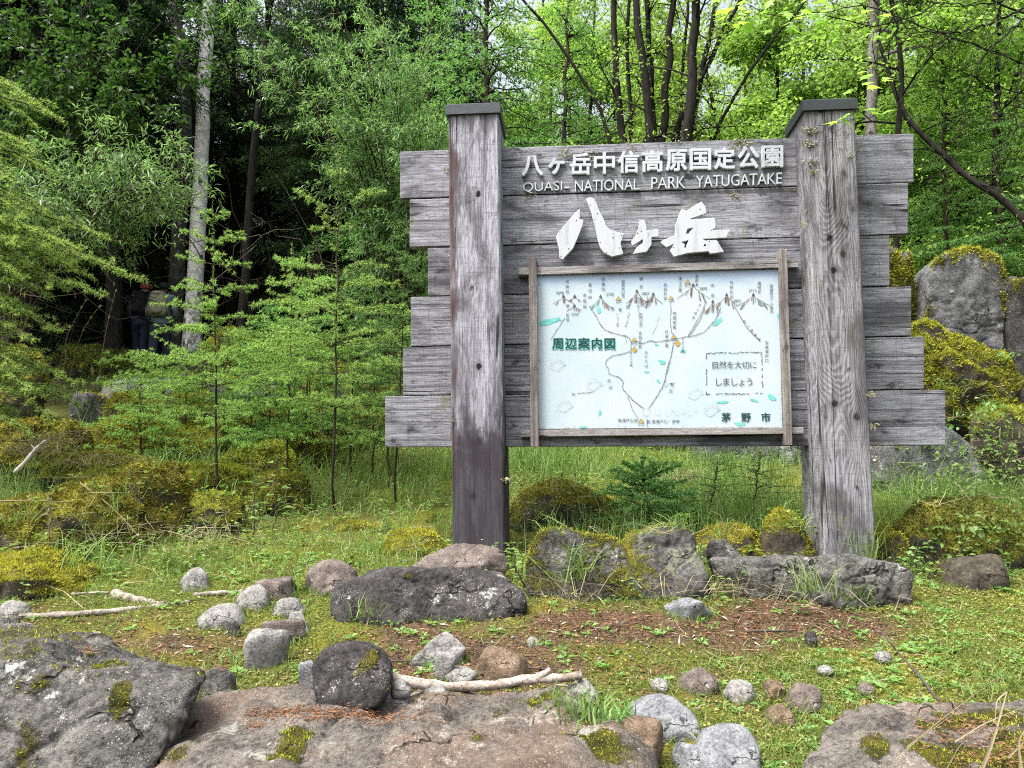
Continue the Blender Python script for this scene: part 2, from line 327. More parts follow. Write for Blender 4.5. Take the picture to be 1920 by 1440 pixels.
# ------------------------------------------------------------------ the park sign
TH = R(4.85); SO = np.array([.83, 4.6-.83*math.tan(TH), 0.0]); SU = np.array([math.cos(TH), -math.sin(TH), 0]); SN = np.array([math.sin(TH), math.cos(TH), 0])
sign = empty('park_sign', tuple(SO), 'weathered grey timber notice board on two thick square posts with a painted map', 'sign', rz=-TH)
def bp(px, py, off=0.0):
    d = ray(px, py); c = np.array([0, 0, EYE]); t = np.dot(SO-SN*off-c, SN)/np.dot(d, SN); p = c+d*t-SO
    return np.array([np.dot(p, SU), -off, p[2]])
def prism(front, back, bevel=.004, cuts=0):            # front/back: matching corner lists
    bm = bmesh.new(); n = len(front); a = [bm.verts.new(p) for p in front]; b = [bm.verts.new(p) for p in back]
    bm.faces.new(a); bm.faces.new(b[::-1])
    for i in range(n): bm.faces.new((a[i], b[i], b[(i+1) % n], a[(i+1) % n]))
    bmesh.ops.recalc_face_normals(bm, faces=bm.faces)
    if bevel: bmesh.ops.bevel(bm, geom=list(bm.edges), offset=bevel, segments=2, affect='EDGES', profile=.6)
    return bm
def bm_join(bms, name, mat, parent=None):
    me = bpy.data.meshes.new(name); out = bmesh.new()
    for b in bms:
        t = bpy.data.meshes.new('t'); b.to_mesh(t); b.free(); out.from_mesh(t); bpy.data.meshes.remove(t)
    out.to_mesh(me); out.free(); return link(name, me, mat, parent)
def back(ps, t): return [p+np.array([0, t, 0]) for p in ps]
rows = [((750, 283, 372), (1713, 249, 341)), ((768, 373, 463), (1703, 342, 439)), ((802, 464, 555), (1668, 440, 535)),
        ((770, 556, 649), (1709, 536, 629)), ((756, 650, 741), (1733, 630, 729)), ((722, 742, 838), (1773, 730, 835))]
rng = np.random.default_rng(5); bms = []
for (lx, lt, lb), (rx, rt, rb) in rows:
    o = rng.uniform(-.004, .004); q = [bp(lx, lb, o), bp(rx, rb, o), bp(rx, rt, o), bp(lx, lt, o)]
    q[2][2] -= .003; q[3][2] -= .003
    bms.append(prism(q, back(q, .075), .005))
bm_join(bms, 'board', M['plank'], sign)
def post(lx, rx, topz_px, mat, botz=-.35, lean=0):
    f = .20; (xl0, y0), (xl1, y1) = lx; (xr0, _), (xr1, _) = rx
    A0, B0, A1, B1 = bp(xl0, y0, f), bp(xr0, y0, f), bp(xl1, y1, f), bp(xr1, y1, f)
    k = 40; V = []; ch = .008; rs = np.random.default_rng(int(lx[0][0]))
    for i in range(k+1):
        t = i/k; zt = A1[2]; z = botz+(zt-botz)*t; s = (z-A0[2])/(zt-A0[2]); xa = A0[0]+(A1[0]-A0[0])*s; xb = B0[0]+(B1[0]-B0[0])*s
        y0_, y1_ = -f, .15; w = lambda: rs.normal()*.0012
        V += [(xa+ch+w(), y0_, z), (xb-ch+w(), y0_, z), (xb+w(), y0_+ch, z), (xb+w(), y1_, z), (xa+w(), y1_, z), (xa+w(), y0_+ch, z)]
    i = np.arange(k)[:, None]*6; j = np.arange(6)[None]; j2 = (j+1) % 6
    F = np.stack([i+j, i+j2, i+6+j2, i+6+j], -1).reshape(-1, 4); n = k*6
    F2 = np.array([[n, n+1, n+2, n+3], [n, n+3, n+4, n+5]])
    return mk('post', V, [np.concatenate([F, F2])], mat, sign), A1, B1
def knot(pts): return [(float(bp(x, y, .2)[0]), float(bp(x, y, .2)[2])) for x, y in pts]
kl = knot([(897, 364), (898, 687), (897, 828), (886, 930)]); kr = knot([(1539, 206), (1556, 446), (1581, 476), (1565, 757), (1607, 782), (1563, 507)])
cl, cr = float(bp(893, 600, .2)[0]), float(bp(1565, 600, .2)[0])
M['post_l'] = wood('post_wood_stained', 2, (.43, .44, .51), (.20, .20, .24), (.035, .03, .036), red=(float(bp(853, 600, .2)[0]), (.06, .03, .027)), knots=kl, darklow=(float(bp(897, 815, .2)[2]), (.03, .025, .03)), ring=(cl, .35), rsc=0)
M['post_r'] = wood('post_wood_grey', 2, (.30, .305, .335), (.14, .14, .155), (.05, .047, .05), knots=kr, ring=(cr, -.55), rsc=95, green=.3)
pl, a, b = post(((849, 1030), (840, 208)), ((946, 1030), (934, 208)), 0, M['post_l'])
pr, a2, b2 = post(((1545, 1030), (1508, 200)), ((1642, 1030), (1602, 200)), 0, M['post_r'])
pl['label'] = 'post stained dark at its foot with traces of red paint'; pr['label'] = 'grey post with arched grain and round knots'
def cap(a, b, parent):
    zt = a[2]; x0, x1 = a[0]-.014, b[0]+.014; y0, y1 = -.216, .166; h = .062; cx, cy = (x0+x1)/2, (y0+y1)/2
    z0, z1 = zt-.03, zt-.03+h; i = .035
    V = [(x0, y0, z0), (x1, y0, z0), (x1, y1, z0), (x0, y1, z0), (x0, y0, z1), (x1, y0, z1), (x1, y1, z1), (x0, y1, z1), (x0+i, y0+i, z1+.02), (x1-i, y0+i, z1+.02), (x1-i, y1-i, z1+.02), (x0+i, y1-i, z1+.02),
         (x0+.015, y0+.015, z0), (x1-.015, y0+.015, z0), (x1-.015, y1-.015, z0), (x0+.015, y1-.015, z0)]
    F = []
    for j in range(4):
        k = (j+1) % 4; F += [[j, k, 4+k, 4+j], [4+j, 4+k, 8+k, 8+j], [k, j, 12+j, 12+k]]
    F.append([8, 9, 10, 11]); F.append([12, 15, 14, 13])
    mk('cap', V, np.array(F), M['metal_cap'], parent)
cap(a, b, pl); cap(a2, b2, pr)
# the map: panel, frame, lettering
def mz(zx, zy): return 980+zx/3.5556, 490+zy/3.5556
def mapmat():
    k = N('map_paint'); v = k.obj(); x, y, z = k.n('SeparateXYZ', {0: v}).outputs[:3]
    zt = float(bp(1240, 512, .03)[2]); nz = k.math('MULTIPLY', k.math('SUBTRACT', k.noise(k.scale(v, (1, 1, 2.5)), 5, 5, .6), .5), .22)
    e = k.math('ADD', z, nz); c = (.435, .51, .57)
    c = k.mix(k.ramp(k.noise(v, 3, 4), .4, .7), (.44, .51, .555), (.385, .485, .555))
    c = k.mix(k.math('MULTIPLY', k.ramp(e, zt-.12, zt+.0), .75), c, (.25, .36, .54))
    c = k.mix(k.math('MULTIPLY', k.ramp(e, zt-.05, zt+.03), .5), c, (.40, .42, .54))
    c = k.mix(k.math('MULTIPLY', k.ramp(k.noise(v, 2.3, 3), .58, .7), .30), c, (.30, .50, .54))
    zb = float(bp(1240, 806, .03)[2]); g = k.math('MULTIPLY', k.ramp(k.noise(v, 55, 6, .8), .5, .62), k.ramp(z, zb+.05, zb-.005)); c = k.mix(k.math('MULTIPLY', g, .8), c, (.16, .17, .14))
    c = k.mix(k.math('MULTIPLY', k.ramp(k.noise(k.scale(v, (1, 1, .12)), 26, 5, .7), .55, .75), .25), c, (.32, .36, .37))
    return k.done(k.pbr(c, .8, .08, k.bump(k.noise(v, 60, 4), .08)))
q = [bp(1007, 804, .03), bp(1470, 801, .03), bp(1463, 505, .03), bp(1004, 515, .03)]
panel = mk('map_panel', [*q, *back(q, .026)], np.array([[0, 1, 2, 3], [7, 6, 5, 4], [0, 4, 5, 1], [1, 5, 6, 2], [2, 6, 7, 3], [3, 7, 4, 0]]), mapmat(), sign)
def quad(pts, o): return [bp(x, y, o) for x, y in pts]
for pts in ([(972, 516), (1497, 501), (1497, 487), (972, 502)], [(976, 819), (1507, 813), (1507, 801), (976, 806)]):
    f = quad(pts, .05); bm_join([prism(f, back(f, .048), .003)], 'frame_rail', M['batten'], panel)
for pts in ([(995, 838), (1010, 838), (1006, 482), (991, 482)], [(1472, 835), (1486, 835), (1476, 467), (1461, 467)]):
    f = quad(pts, .078); bm_join([prism(f, back(f, .076), .003)], 'frame_stile', M['batten_up'], panel)
_gl = {}
def glyph(s, bold=0.0, ext=0.0):
    key = (s, bold, ext)
    if key not in _gl:
        cu = bpy.data.curves.new('t', 'FONT'); cu.body = s; cu.offset = bold; cu.extrude = ext; cu.resolution_u = 4
        ob = bpy.data.objects.new('t', cu); COL.objects.link(ob); dg = bpy.context.evaluated_depsgraph_get()
        me = bpy.data.meshes.new_from_object(ob.evaluated_get(dg))
        V = np.zeros(len(me.vertices)*3); me.vertices.foreach_get('co', V); F = [tuple(p.vertices) for p in me.polygons]
        bpy.data.objects.remove(ob); bpy.data.curves.remove(cu); bpy.data.meshes.remove(me); _gl[key] = (V.reshape(-1, 3), F)
    return _gl[key]
class Let:
    def __init__(s): s.V, s.F = [], []
    def put(s, V, F):
        n = len(s.V); s.V += [tuple(v) for v in V]; s.F += [tuple(i+n for i in f) for f in F]
    def fit(s, txt, x0, x1, t0, b0, t1, b1, off, bold=0.0, ext=0.0, depth=.0):   # text stretched onto its measured box on the board
        V, F = glyph(txt, bold, ext); lo, hi = V.min(0), V.max(0); u = (V[:, 0]-lo[0])/max(hi[0]-lo[0], 1e-6); w = (V[:, 1]-lo[1])/max(hi[1]-lo[1], 1e-6)
        A, B, C, D = bp(x0, b0, off), bp(x1, b1, off), bp(x1, t1, off), bp(x0, t0, off)
        P = (A*((1-u)*(1-w))[:, None]+B*(u*(1-w))[:, None]+C*(u*w)[:, None]+D*((1-u)*w)[:, None])
        if ext: P[:, 1] -= (V[:, 2]+ext)/(2*ext)*depth
        s.put(P, F)
    def em(s, ch, px, py, size, off, bold=0.0, rot=0.0):                          # one character in a square cell, px = centre
        V, F = glyph(ch, bold); c = bp(px, py, off); sc = bp(px+size, py, off)[0]-c[0]; x, z = (V[:, 0]-.5)*sc, (V[:, 1]-.38)*sc
        if len(ch) > 1: x = (V[:, 0]-V[:, 0].max()/2)*sc
        ca, sa = math.cos(rot), math.sin(rot); s.put(np.stack([c[0]+x*ca-z*sa, np.full(len(x), -off), c[2]+x*sa+z*ca], 1), F)
    def ribbon(s, pts, w, off, rs=None, jit=0.0):
        P = np.array([bp(*mz(*p), off) for p in pts])
        if jit:
            k = max(2, len(P)*3); t = np.linspace(0, len(P)-1, k); P = np.stack([np.interp(t, np.arange(len(P)), P[:, i]) for i in range(3)], 1); P[:, (0, 2)] += rs.normal(size=(k, 2))*jit
        T = nrm(np.gradient(P, axis=0)); Sd = np.stack([-T[:, 2], 0*T[:, 0], T[:, 0]], 1); ww = np.full(len(P), w*.72); ww = ww*(1 if rs is None else rs.uniform(.6, 1.3, len(P)))
        V = np.concatenate([P+Sd*ww[:, None]/2, P-Sd*ww[:, None]/2]); k = len(P); s.put(V, [(i, i+1, k+i+1, k+i) for i in range(k-1)])
    def poly(s, pts, off): P = [bp(*mz(*p), off) for p in pts]; s.put(P, [tuple(range(len(P)))])
    def build(s, name, mat, parent):
        me = bpy.data.meshes.new(name); me.from_pydata(s.V, [], s.F); me.update(); return link(name, me, mat, parent)
# raised white lettering
L = Let()
for i, ch in enumerate('八ヶ岳中信高原国定公園'):
    t = i/10; cx = 998.5+(1447-998.5)*t; yc = 313.5-17.5*t; hw, hh = 19, 19.3
    if ch == 'ヶ': hw, hh, dy = 14.5, 14.5, 2
    else: dy = 0
    if ch == '八': hh = 17.5
    [L.fit(ch, cx-hw+ox, cx+hw+ox, yc-hh+dy+oy, yc+hh+dy+oy, yc-hh-.7+dy+oy, yc+hh-.7+dy+oy, .004+j*.0003, .004, .1, .022) for j, (ox, oy) in enumerate(((-.9, -.9), (.9, -.9), (-.9, .9), (.9, .9), (0, 0)))]
L.build('japanese_lettering', M['white_paint'], sign)
L = Let()
for w_, x0, x1, t0, b0, t1, b1 in (('QUASI', 981, 1054, 344, 364, 341, 361), ('-', 1058, 1068, 352.5, 354.5, 352.5, 354.5), ('NATIONAL', 1078, 1198, 340, 361, 337, 357), ('PARK', 1221, 1284, 334, 355.5, 332, 354), ('YATUGATAKE', 1304, 1465, 331, 353, 325, 346)):
    L.fit(w_, x0, x1, t0, b0, t1, b1, .004, -.006, .1, .016)
L.build('english_lettering', M['white_paint'], sign)
def cut(polys, off, ext):                              # thick sawn letters
    cu = bpy.data.curves.new('t', 'CURVE'); cu.dimensions = '2D'; cu.fill_mode = 'BOTH'; cu.extrude = ext; cu.bevel_depth = .002
    for p in polys:
        sp = cu.splines.new('POLY'); sp.points.add(len(p)-1); sp.use_cyclic_u = True
        for k, (x, y) in enumerate(p):
            q = bp(980+x/4.5714, 350+y/4.5714, off); sp.points[k].co = (q[0], q[2], 0, 1)
    ob = bpy.data.objects.new('t', cu); COL.objects.link(ob); me = bpy.data.meshes.new_from_object(ob.evaluated_get(bpy.context.evaluated_depsgraph_get()))
    V = np.zeros(len(me.vertices)*3); me.vertices.foreach_get('co', V); V = V.reshape(-1, 3); F = [tuple(p.vertices) for p in me.polygons]
    bpy.data.objects.remove(ob); bpy.data.curves.remove(cu); bpy.data.meshes.remove(me)
    return np.stack([V[:, 0], -off-V[:, 2], V[:, 1]], 1), F
L = Let()
for polys in ([[(490, 198), (486, 285), (518, 292), (512, 335), (470, 440), (430, 530), (395, 570), (340, 628), (318, 615), (312, 530), (288, 440), (300, 410), (390, 300), (440, 245)]],
              [[(545, 110), (575, 100), (608, 108), (632, 150), (650, 205), (690, 280), (715, 345), (745, 375), (800, 395), (865, 408), (835, 490), (858, 580), (765, 602), (700, 570), (668, 530), (645, 460), (620, 340), (590, 230), (560, 150)]],
              [[(1000, 300), (1035, 292), (1055, 330), (1058, 365), (1050, 385), (1160, 372), (1160, 430), (1100, 435), (1100, 500), (1060, 560), (950, 578), (975, 530), (1030, 490), (1035, 450), (1000, 470), (940, 508), (930, 480), (965, 430), (985, 385), (998, 340)]],
              [[(1530, 138), (1562, 180), (1568, 232), (1432, 280), (1435, 290), (1640, 275), (1650, 338), (1640, 362), (1612, 380), (1770, 376), (1738, 440), (1530, 452), (1562, 470), (1660, 466), (1718, 562), (1608, 576), (1590, 556), (1420, 570), (1295, 602), (1262, 555), (1305, 488), (1230, 522), (1182, 485), (1195, 470), (1280, 435), (1305, 425), (1310, 340), (1340, 240), (1360, 200), (1400, 215), (1480, 165)],
               [(1410, 362), (1468, 355), (1432, 395), (1420, 412), (1392, 410)], [(1350, 480), (1425, 460), (1408, 500), (1395, 535), (1380, 530), (1385, 500)], [(1562, 484), (1576, 518), (1540, 522)]]):
    L.put(*cut(polys, .045, .012))
L.build('title_lettering', M['white_paint'], sign)
A = Acc()
for x, y in ((580, 158), (612, 283), (395, 533), (665, 478), (775, 437), (848, 420), (828, 525), (718, 565), (640, 230), (1020, 383), (985, 400), (1075, 545), (1520, 195), (1620, 375), (1290, 520), (1600, 470), (330, 600), (460, 290)):
    q = bp(980+x/4.5714, 350+y/4.5714, .058); a = np.arange(8)*PI/4; V = np.concatenate([np.stack([q[0]+.004*np.cos(a), np.full(8, q[1]-.0012), q[2]+.004*np.sin(a)], 1), [[q[0], q[1]-.003, q[2]]]]); A.add(V, np.stack([np.arange(8), (np.arange(8)+1) % 8, np.full(8, 8)], 1))
A.build('nail_heads', M['metal_cap'], sign)
# map drawing
rs = np.random.default_rng(11); O1 = .0325
ink = plain('map_ink', (.07, .08, .09), .6, .2, 0, .4, 40); inkg = plain('map_grey_line', (.17, .185, .18), .6, .2, 0, .4, 40); teal = plain('map_teal_paint', (.13, .44, .42), .6, .2, 0, .3, 40)
dteal = plain('map_dark_green_paint', (.012, .055, .05), .6, .2, 0, .5, 40); brown = plain('map_brown_paint', (.20, .165, .145), .6, .2, 0, .3, 40); yel = plain('map_ochre_paint', (.42, .30, .06), .6, .2, 0, .3, 40)
faint = plain('map_faint_grey', (.42, .46, .46), .6, .2, 0, .2, 40)
L = Let()
for p, w in (([(445, 300), (490, 365), (510, 410), (545, 455), (600, 475), (660, 492), (700, 500), (724, 535), (722, 600), (640, 622), (590, 633), (555, 660), (552, 690), (572, 712), (575, 752), (640, 770), (672, 800), (662, 840), (690, 880), (730, 920), (805, 980)], .006),
             ([(772, 300), (776, 370)], .004), ([(985, 270), (988, 330), (984, 400), (990, 460), (1010, 500)], .005), ([(770, 548), (810, 545), (850, 528), (890, 538), (940, 528), (1000, 522), (1030, 515), (1080, 502), (1150, 494), (1210, 470), (1250, 430), (1290, 380), (1320, 310)], .006),
             ([(1100, 495), (1130, 450), (1160, 400), (1200, 330), (1222, 265)], .005), ([(1110, 498), (1150, 440), (1190, 375), (1215, 310)], .005), ([(1005, 540), (995, 600), (985, 650), (960, 720), (950, 790), (925, 850), (900, 890), (840, 978)], .006), ([(985, 660), (965, 730), (940, 810)], .004),
             ([(700, 905), (730, 985), (775, 1058)], .004), ([(828, 1040), (830, 1105)], .005), ([(185, 520), (240, 440), (280, 375)], .005), ([(1398, 265), (1430, 330), (1490, 435), (1530, 480), (1580, 525)], .006), ([(360, 882), (470, 872)], .005), ([(948, 840), (975, 815), (1020, 810)], .003), ([(910, 370), (890, 440), (860, 490)], .003), ([(680, 490), (692, 540)], .004)):
    L.ribbon(p, w, O1, rs, .0012)
L.build('route_line', inkg, panel)
L = Let(); G = Let(); T3 = Let()
for (cx, ty, bw, h, n, gr) in ((272, 240, 70, 55, 6, 0), (347, 240, 45, 30, 3, 0), (345, 303, 50, 30, 4, 0), (519, 242, 75, 90, 9, 1), (762, 205, 70, 100, 8, 0), (870, 225, 60, 75, 8, 0), (1137, 165, 110, 110, 9, 1), (1268, 275, 55, 90, 7, 0), (1360, 230, 75, 85, 8, 0), (1538, 230, 115, 90, 10, 1)):
    L.ribbon([(cx-bw, ty+h*.75), (cx-bw*.4, ty+h*.35), (cx, ty), (cx+bw*.4, ty+h*.35), (cx+bw, ty+h*.75)], .0045, O1, rs, .001)
    for i in range(n):
        u = rs.uniform(-.75, .75); y0 = ty+abs(u)*h*.6+rs.uniform(0, 12); l = rs.uniform(.3, .6)*h
        (G if gr and rs.random() < .3 else L).ribbon([(cx+u*bw*.8, y0), (cx+u*bw*1.15-4, y0+l)], rs.uniform(.005, .011), O1+.0006, rs)
    T3.poly([(cx-12, ty), (cx+12, ty), (cx, ty-22)], O1+.001)
T3.poly([(1150, 160), (1170, 160), (1160, 145)], O1+.001)
L.build('mountain_drawing', brown, panel); T3.build('summit_mark', ink, panel)
for (cx, cy, rx, ry, a) in ((180, 400, 90, 22, -.25), (508, 325, 12, 25, 0), (1300, 405, 40, 14, -.7), (930, 670, 28, 15, .3), (905, 800, 18, 9, .8), (1070, 598, 24, 12, 0), (1330, 940, 42, 10, -.1), (1540, 925, 34, 9, .3), (1665, 910, 30, 20, .6), (1450, 1085, 45, 14, 0), (515, 1010, 9, 20, .3), (1710, 365, 18, 20, 0), (890, 555, 16, 6, .3), (110, 660, 12, 10, 0), (827, 738, 18, 8, 0), (1590, 280, 30, 14, .5), (1730, 1050, 8, 10, 0), (400, 1105, 30, 6, 0)):
    an = np.arange(14)*2*PI/14; rr = rs.uniform(.65, 1.15, 14); x = np.cos(an)*rx*rr; y = np.sin(an)*ry*rr
    G.poly([(cx+x[i]*math.cos(a)-y[i]*math.sin(a), cy+x[i]*math.sin(a)+y[i]*math.cos(a)) for i in range(14)], O1-.001)
G.build('green_paint', teal, panel)
L = Let(); Q = Let()
for hx, hy, s in ((638, 255, 20), (990, 250, 20), (1100, 145, 22), (745, 530, 22), (745, 588, 20), (1008, 508, 20), (1032, 545, 22), (790, 1072, 22)):
    Q.poly([(hx-s*.85, hy+s*.15), (hx, hy-s*.95), (hx+s*.85, hy+s*.15)], O1+.001)
    if hy not in (588, 545): L.ribbon([(hx-s*.7, hy+s*.25), (hx-s*.7, hy+s*.9), (hx+s*.7, hy+s*.9), (hx+s*.7, hy+s*.25)], .004, O1+.001)
    else: Q.poly([(hx-s*.85, hy+s*.2), (hx+s*.85, hy+s*.2), (hx, hy+s*.95)], O1+.001)
    L.ribbon([(hx-s, hy+s*.3), (hx, hy-s*1.1), (hx+s, hy+s*.3)], .003, O1+.002)
Q.build('hut_mark', yel, panel)
for x0, y0, x1, y1 in ((1225, 612, 1592, 606), (1592, 606, 1602, 880), (1225, 612, 1226, 885), (1226, 885, 1602, 880)):
    n = 13
    for i in range(n):
        a, b = (i+.05)/n, (i+.9)/n
        if rs.random() < .85: L.ribbon([(x0+(x1-x0)*t+rs.normal()*2.5, y0+(y1-y0)*t+rs.normal()*2.5) for t in (a, (a+b)/2, b)], .006, O1, rs)
L.build('hut_outline', ink, panel)
L = Let()
for cx, cy in ((235, 700), (480, 830), (285, 975), (1155, 890), (1262, 1000)):     # faded leaf sketches
    for i in range(9): a = PI*(1.05+.9*i/8); L.ribbon([(cx+math.cos(a)*35, cy+math.sin(a)*25), (cx+math.cos(a)*55, cy+math.sin(a)*58)], .003, O1, rs)
    L.ribbon([(cx-55, cy+10), (cx-5, cy+35), (cx+55, cy-15), (cx+10, cy+5), (cx-5, cy+35)], .003, O1, rs, .001)
an = np.linspace(0, 2*PI, 20); L.ribbon([(823+25*math.cos(t), 1003+25*math.sin(t)) for t in an], .004, O1, rs)
for i in range(60): x, y = rs.uniform(880, 1170), rs.uniform(980, 1030); L.ribbon([(x, y), (x+rs.uniform(2, 9), y+rs.uniform(-2, 2))], .003, O1)
L.build('faded_sketch', faint, panel)
L = Let(); Sh = Let()
for i, ch in enumerate('周辺案内図'): [Sh.em(ch, *mz(236+i*86+ox, 549+oy), 22.5, O1+.0003+.0001*j) for j, (ox, oy) in enumerate(((-5, -4), (5, -4), (-5, 5), (5, 5)))]; [L.em(ch, *mz(236+i*86+ox, 547+oy), 22.5, O1+.0012+.0001*j) for j, (ox, oy) in enumerate(((-2, -2), (2, -2), (0, 2)))]
for i, ch in enumerate('茅野市'): [L.em(ch, *mz(1357+i*132+ox, 1040+oy), 18.5, O1+.001+.0001*j) for j, (ox, oy) in enumerate(((-2, -1.5), (2, -1.5), (0, 1.5)))]
Sh.build('heading_shade', teal, panel); L.build('heading_lettering', dteal, panel)
L = Let()
for i, ch in enumerate('自然を大切に'): L.em(ch, *mz(1283+i*51, 690), 15.5, O1+.001)
for i, ch in enumerate('しましょう'): L.em(ch, *mz(1305+i*52, 803), 17, O1+.001)
for s, x, y, d in (('天狗岳', 297, 135, 33), ('夏沢峠', 449, 155, 42), ('赤岩頭', 413, 225, 38), ('硫黄岳', 537, 118, 33), ('硫黄岳山荘', 669, 133, 24), ('横岳', 790, 115, 52), ('赤岳石室', 950, 155, 30), ('頂上小屋', 1050, 115, 25), ('赤岳', 1160, 102, 26), ('中岳', 1267, 160, 66), ('阿弥陀岳', 1392, 140, 32), ('権現岳', 1577, 145, 28), ('至編笠山・小淵沢', 1658, 165, 24),
                   ('峰ノ松目', 300, 295, 31), ('大同心', 771, 245, 24), ('小同心', 832, 245, 24), ('地蔵尾根', 1012, 345, 31), ('赤岳鉱泉', 783, 478, 30), ('行者小屋', 960, 470, 30), ('キャンプ場', 1067, 520, 19), ('キャンプ場', 722, 612, 20), ('みどり山', 823, 605, 30), ('至美濃戸口', 1627, 542, 30), ('ジョーゴ沢', 632, 355, 18), ('大同心沢', 788, 352, 24), ('北沢', 575, 795, 45), ('南沢', 995, 820, 45)):
    for i, ch in enumerate(s): L.em(ch, *mz(x+(i*10 if s in ('北沢',) else -i*8 if s == '南沢' else 0), y+i*d), min(7.2, d/3.4), O1+.001)
for s, x, y, dx, dy in (('ウルップ沢', 708, 350, -5, 20), ('文三郎道', 1180, 290, -14, 28), ('御小屋尾根', 1478, 400, 25, 30)):
    for i, ch in enumerate(s): L.em(ch, *mz(x+i*dx, y+i*dy), 5.8, O1+.001)
for s, x, y in (('2646', 247, 207), ('2760', 582, 217), ('2829', 818, 212), ('2899', 1203, 180), ('2805', 1428, 262), ('2715', 1532, 192), ('2567', 348, 350), ('N', 342, 884), ('美濃戸山荘', 700, 1060), ('至 美濃戸口・茅野', 936, 1068), ('新', 600, 315), ('老', 650, 322), ('旧', 700, 303)): L.em(s, *mz(x, y), 7.5, O1+.001)
L.build('place_name', ink, panel)
# crusty lichen tufts growing on the timber
A = Acc(); rs = np.random.default_rng(3)
for px, py, o, n, sp in ((1388, 268, 0, 90, 8), (1375, 280, 0, 30, 5), (1058, 288, 0, 40, 10), (1105, 291, 0, 45, 12), (1180, 270, 0, 30, 12), (1260, 268, 0, 30, 20), (1230, 338, 0, 16, 4), (985, 368, 0, 14, 5), (1380, 366, 0, 30, 6), (1497, 358, 0, 14, 4), (1518, 245, .2, 60, 7), (1517, 270, .2, 60, 6), (1521, 305, .2, 30, 6), (1524, 322, .2, 22, 4), (1590, 290, .2, 14, 4), (1511, 395, .15, 16, 4), (1508, 420, .15, 16, 4), (838, 318, .0, 16, 4), (846, 480, .0, 12, 4), (1640, 860, .2, 20, 4), (950, 900, .2, 24, 4), (849, 787, .2, 14, 3), (1637, 800, .2, 30, 4), (1636, 740, .2, 20, 4)):
    P = np.array([bp(px+rs.normal()*sp, py+rs.normal()*sp*.6, o+.004) for _ in range(n)])
    leaves(A, P, rs.normal(size=(n, 3))*np.array([1, .6, 1])+np.array([0, -.5, 0]), np.array([0, -1, .3]), rs.uniform(.008, .022, n), rs.uniform(.006, .014, n), 0, rng=rs)
A.build('lichen', leafmat('lichen_grey', (.16, .16, .08), (.42, .43, .32), .2, .9, .9, .05), sign)
# ------------------------------------------------------------------ the ground (one sheet to the horizon)
LIT = [(1300, 1190, .9, .28, 1.0), (1150, 1170, .7, .25, .9), (980, 1210, .6, .25, .8), (1450, 1160, .6, .3, .9), (1050, 1260, .6, .2, .9), (800, 1255, .6, .22, .9), (330, 1205, .5, .25, 1.0), (420, 1235, .3, .2, .8), (1500, 1240, .5, .2, .5), (1200, 1250, .5, .2, .8), (630, 1150, .4, .12, .4), (1280, 1145, .8, .18, .6), (560, 1230, .5, .2, .7), (1400, 1290, .5, .15, .5)]
LITW = [(*hit(a, b)[:2], c, d, w) for a, b, c, d, w in LIT]
def litter_w(x, y):
    P = np.stack([x, y, 0*x], 1); n = fbm(P*2.2, 21, 4); m = np.zeros(len(x))
    for cx, cy, rx, ry, w in LITW: m = np.maximum(m, w*np.exp(-(((x-cx)/rx)**2+((y-cy)/ry)**2)*.9))
    return np.clip(m*.9+n*1.7-.05, 0, 1)
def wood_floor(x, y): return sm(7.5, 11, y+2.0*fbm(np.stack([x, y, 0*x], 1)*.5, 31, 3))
def build_ground():
    nx, ny = 460, 520; u = np.linspace(-1, 1, nx); xs = np.sign(u)*(6*abs(u)+150*abs(u)**4); v = np.linspace(0, 1, ny); ys = -2+10*v+215*v**4
    X, Y = np.meshgrid(xs, ys); x, y = X.ravel(), Y.ravel(); V = np.stack([x, y, ground(x, y)], 1)
    i = np.arange(ny-1)[:, None]*nx; j = np.arange(nx-1)[None]; F = np.stack([i+j, i+j+1, i+nx+j+1, i+nx+j], -1).reshape(-1, 4)
    k = N('ground_soil'); c = k.obj(); l = k.attr('litter'); w = k.attr('woods')
    f = k.noise(c, 9, 6, .65); g = k.noise(c, 70, 5, .7); g2 = k.noise(c, 260, 3, .7)
    green = k.mix(k.ramp(g, .35, .65), (.035, .05, .01), (.15, .17, .03)); green = k.mix(k.ramp(f, .48, .62), green, (.09, .075, .03)); green = k.mix(k.ramp(k.noise(c, 2.5, 4), .5, .65), green, (.15, .14, .02))
    red = k.mix(k.ramp(g, .3, .7), (.03, .02, .013), (.15, .10, .062)); red = k.mix(k.ramp(g2, .52, .66), red, (.24, .18, .13)); red = k.mix(k.ramp(k.noise(c, 3.3, 5, .65), .5, .62), red, (.07, .055, .04)); red = k.mix(k.ramp(g2, .44, .32), red, (.015, .01, .008))
    a = k.ramp(k.math('ADD', l, k.math('MULTIPLY', k.math('SUBTRACT', g, .5), .8)), .33, .6)
    col = k.mix(a, green, red); floor = k.mix(k.ramp(f, .35, .65), (.012, .012, .006), (.045, .05, .012)); col = k.mix(w, col, floor)  # woodland floor coloured very dark, carrying the forest's shade in the soil
    h = k.math('ADD', k.math('MULTIPLY', g, .6), k.math('MULTIPLY', g2, .4))
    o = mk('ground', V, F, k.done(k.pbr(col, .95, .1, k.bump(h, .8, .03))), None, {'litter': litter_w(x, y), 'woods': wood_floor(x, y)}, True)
    tag(o, kind='structure')
build_ground()

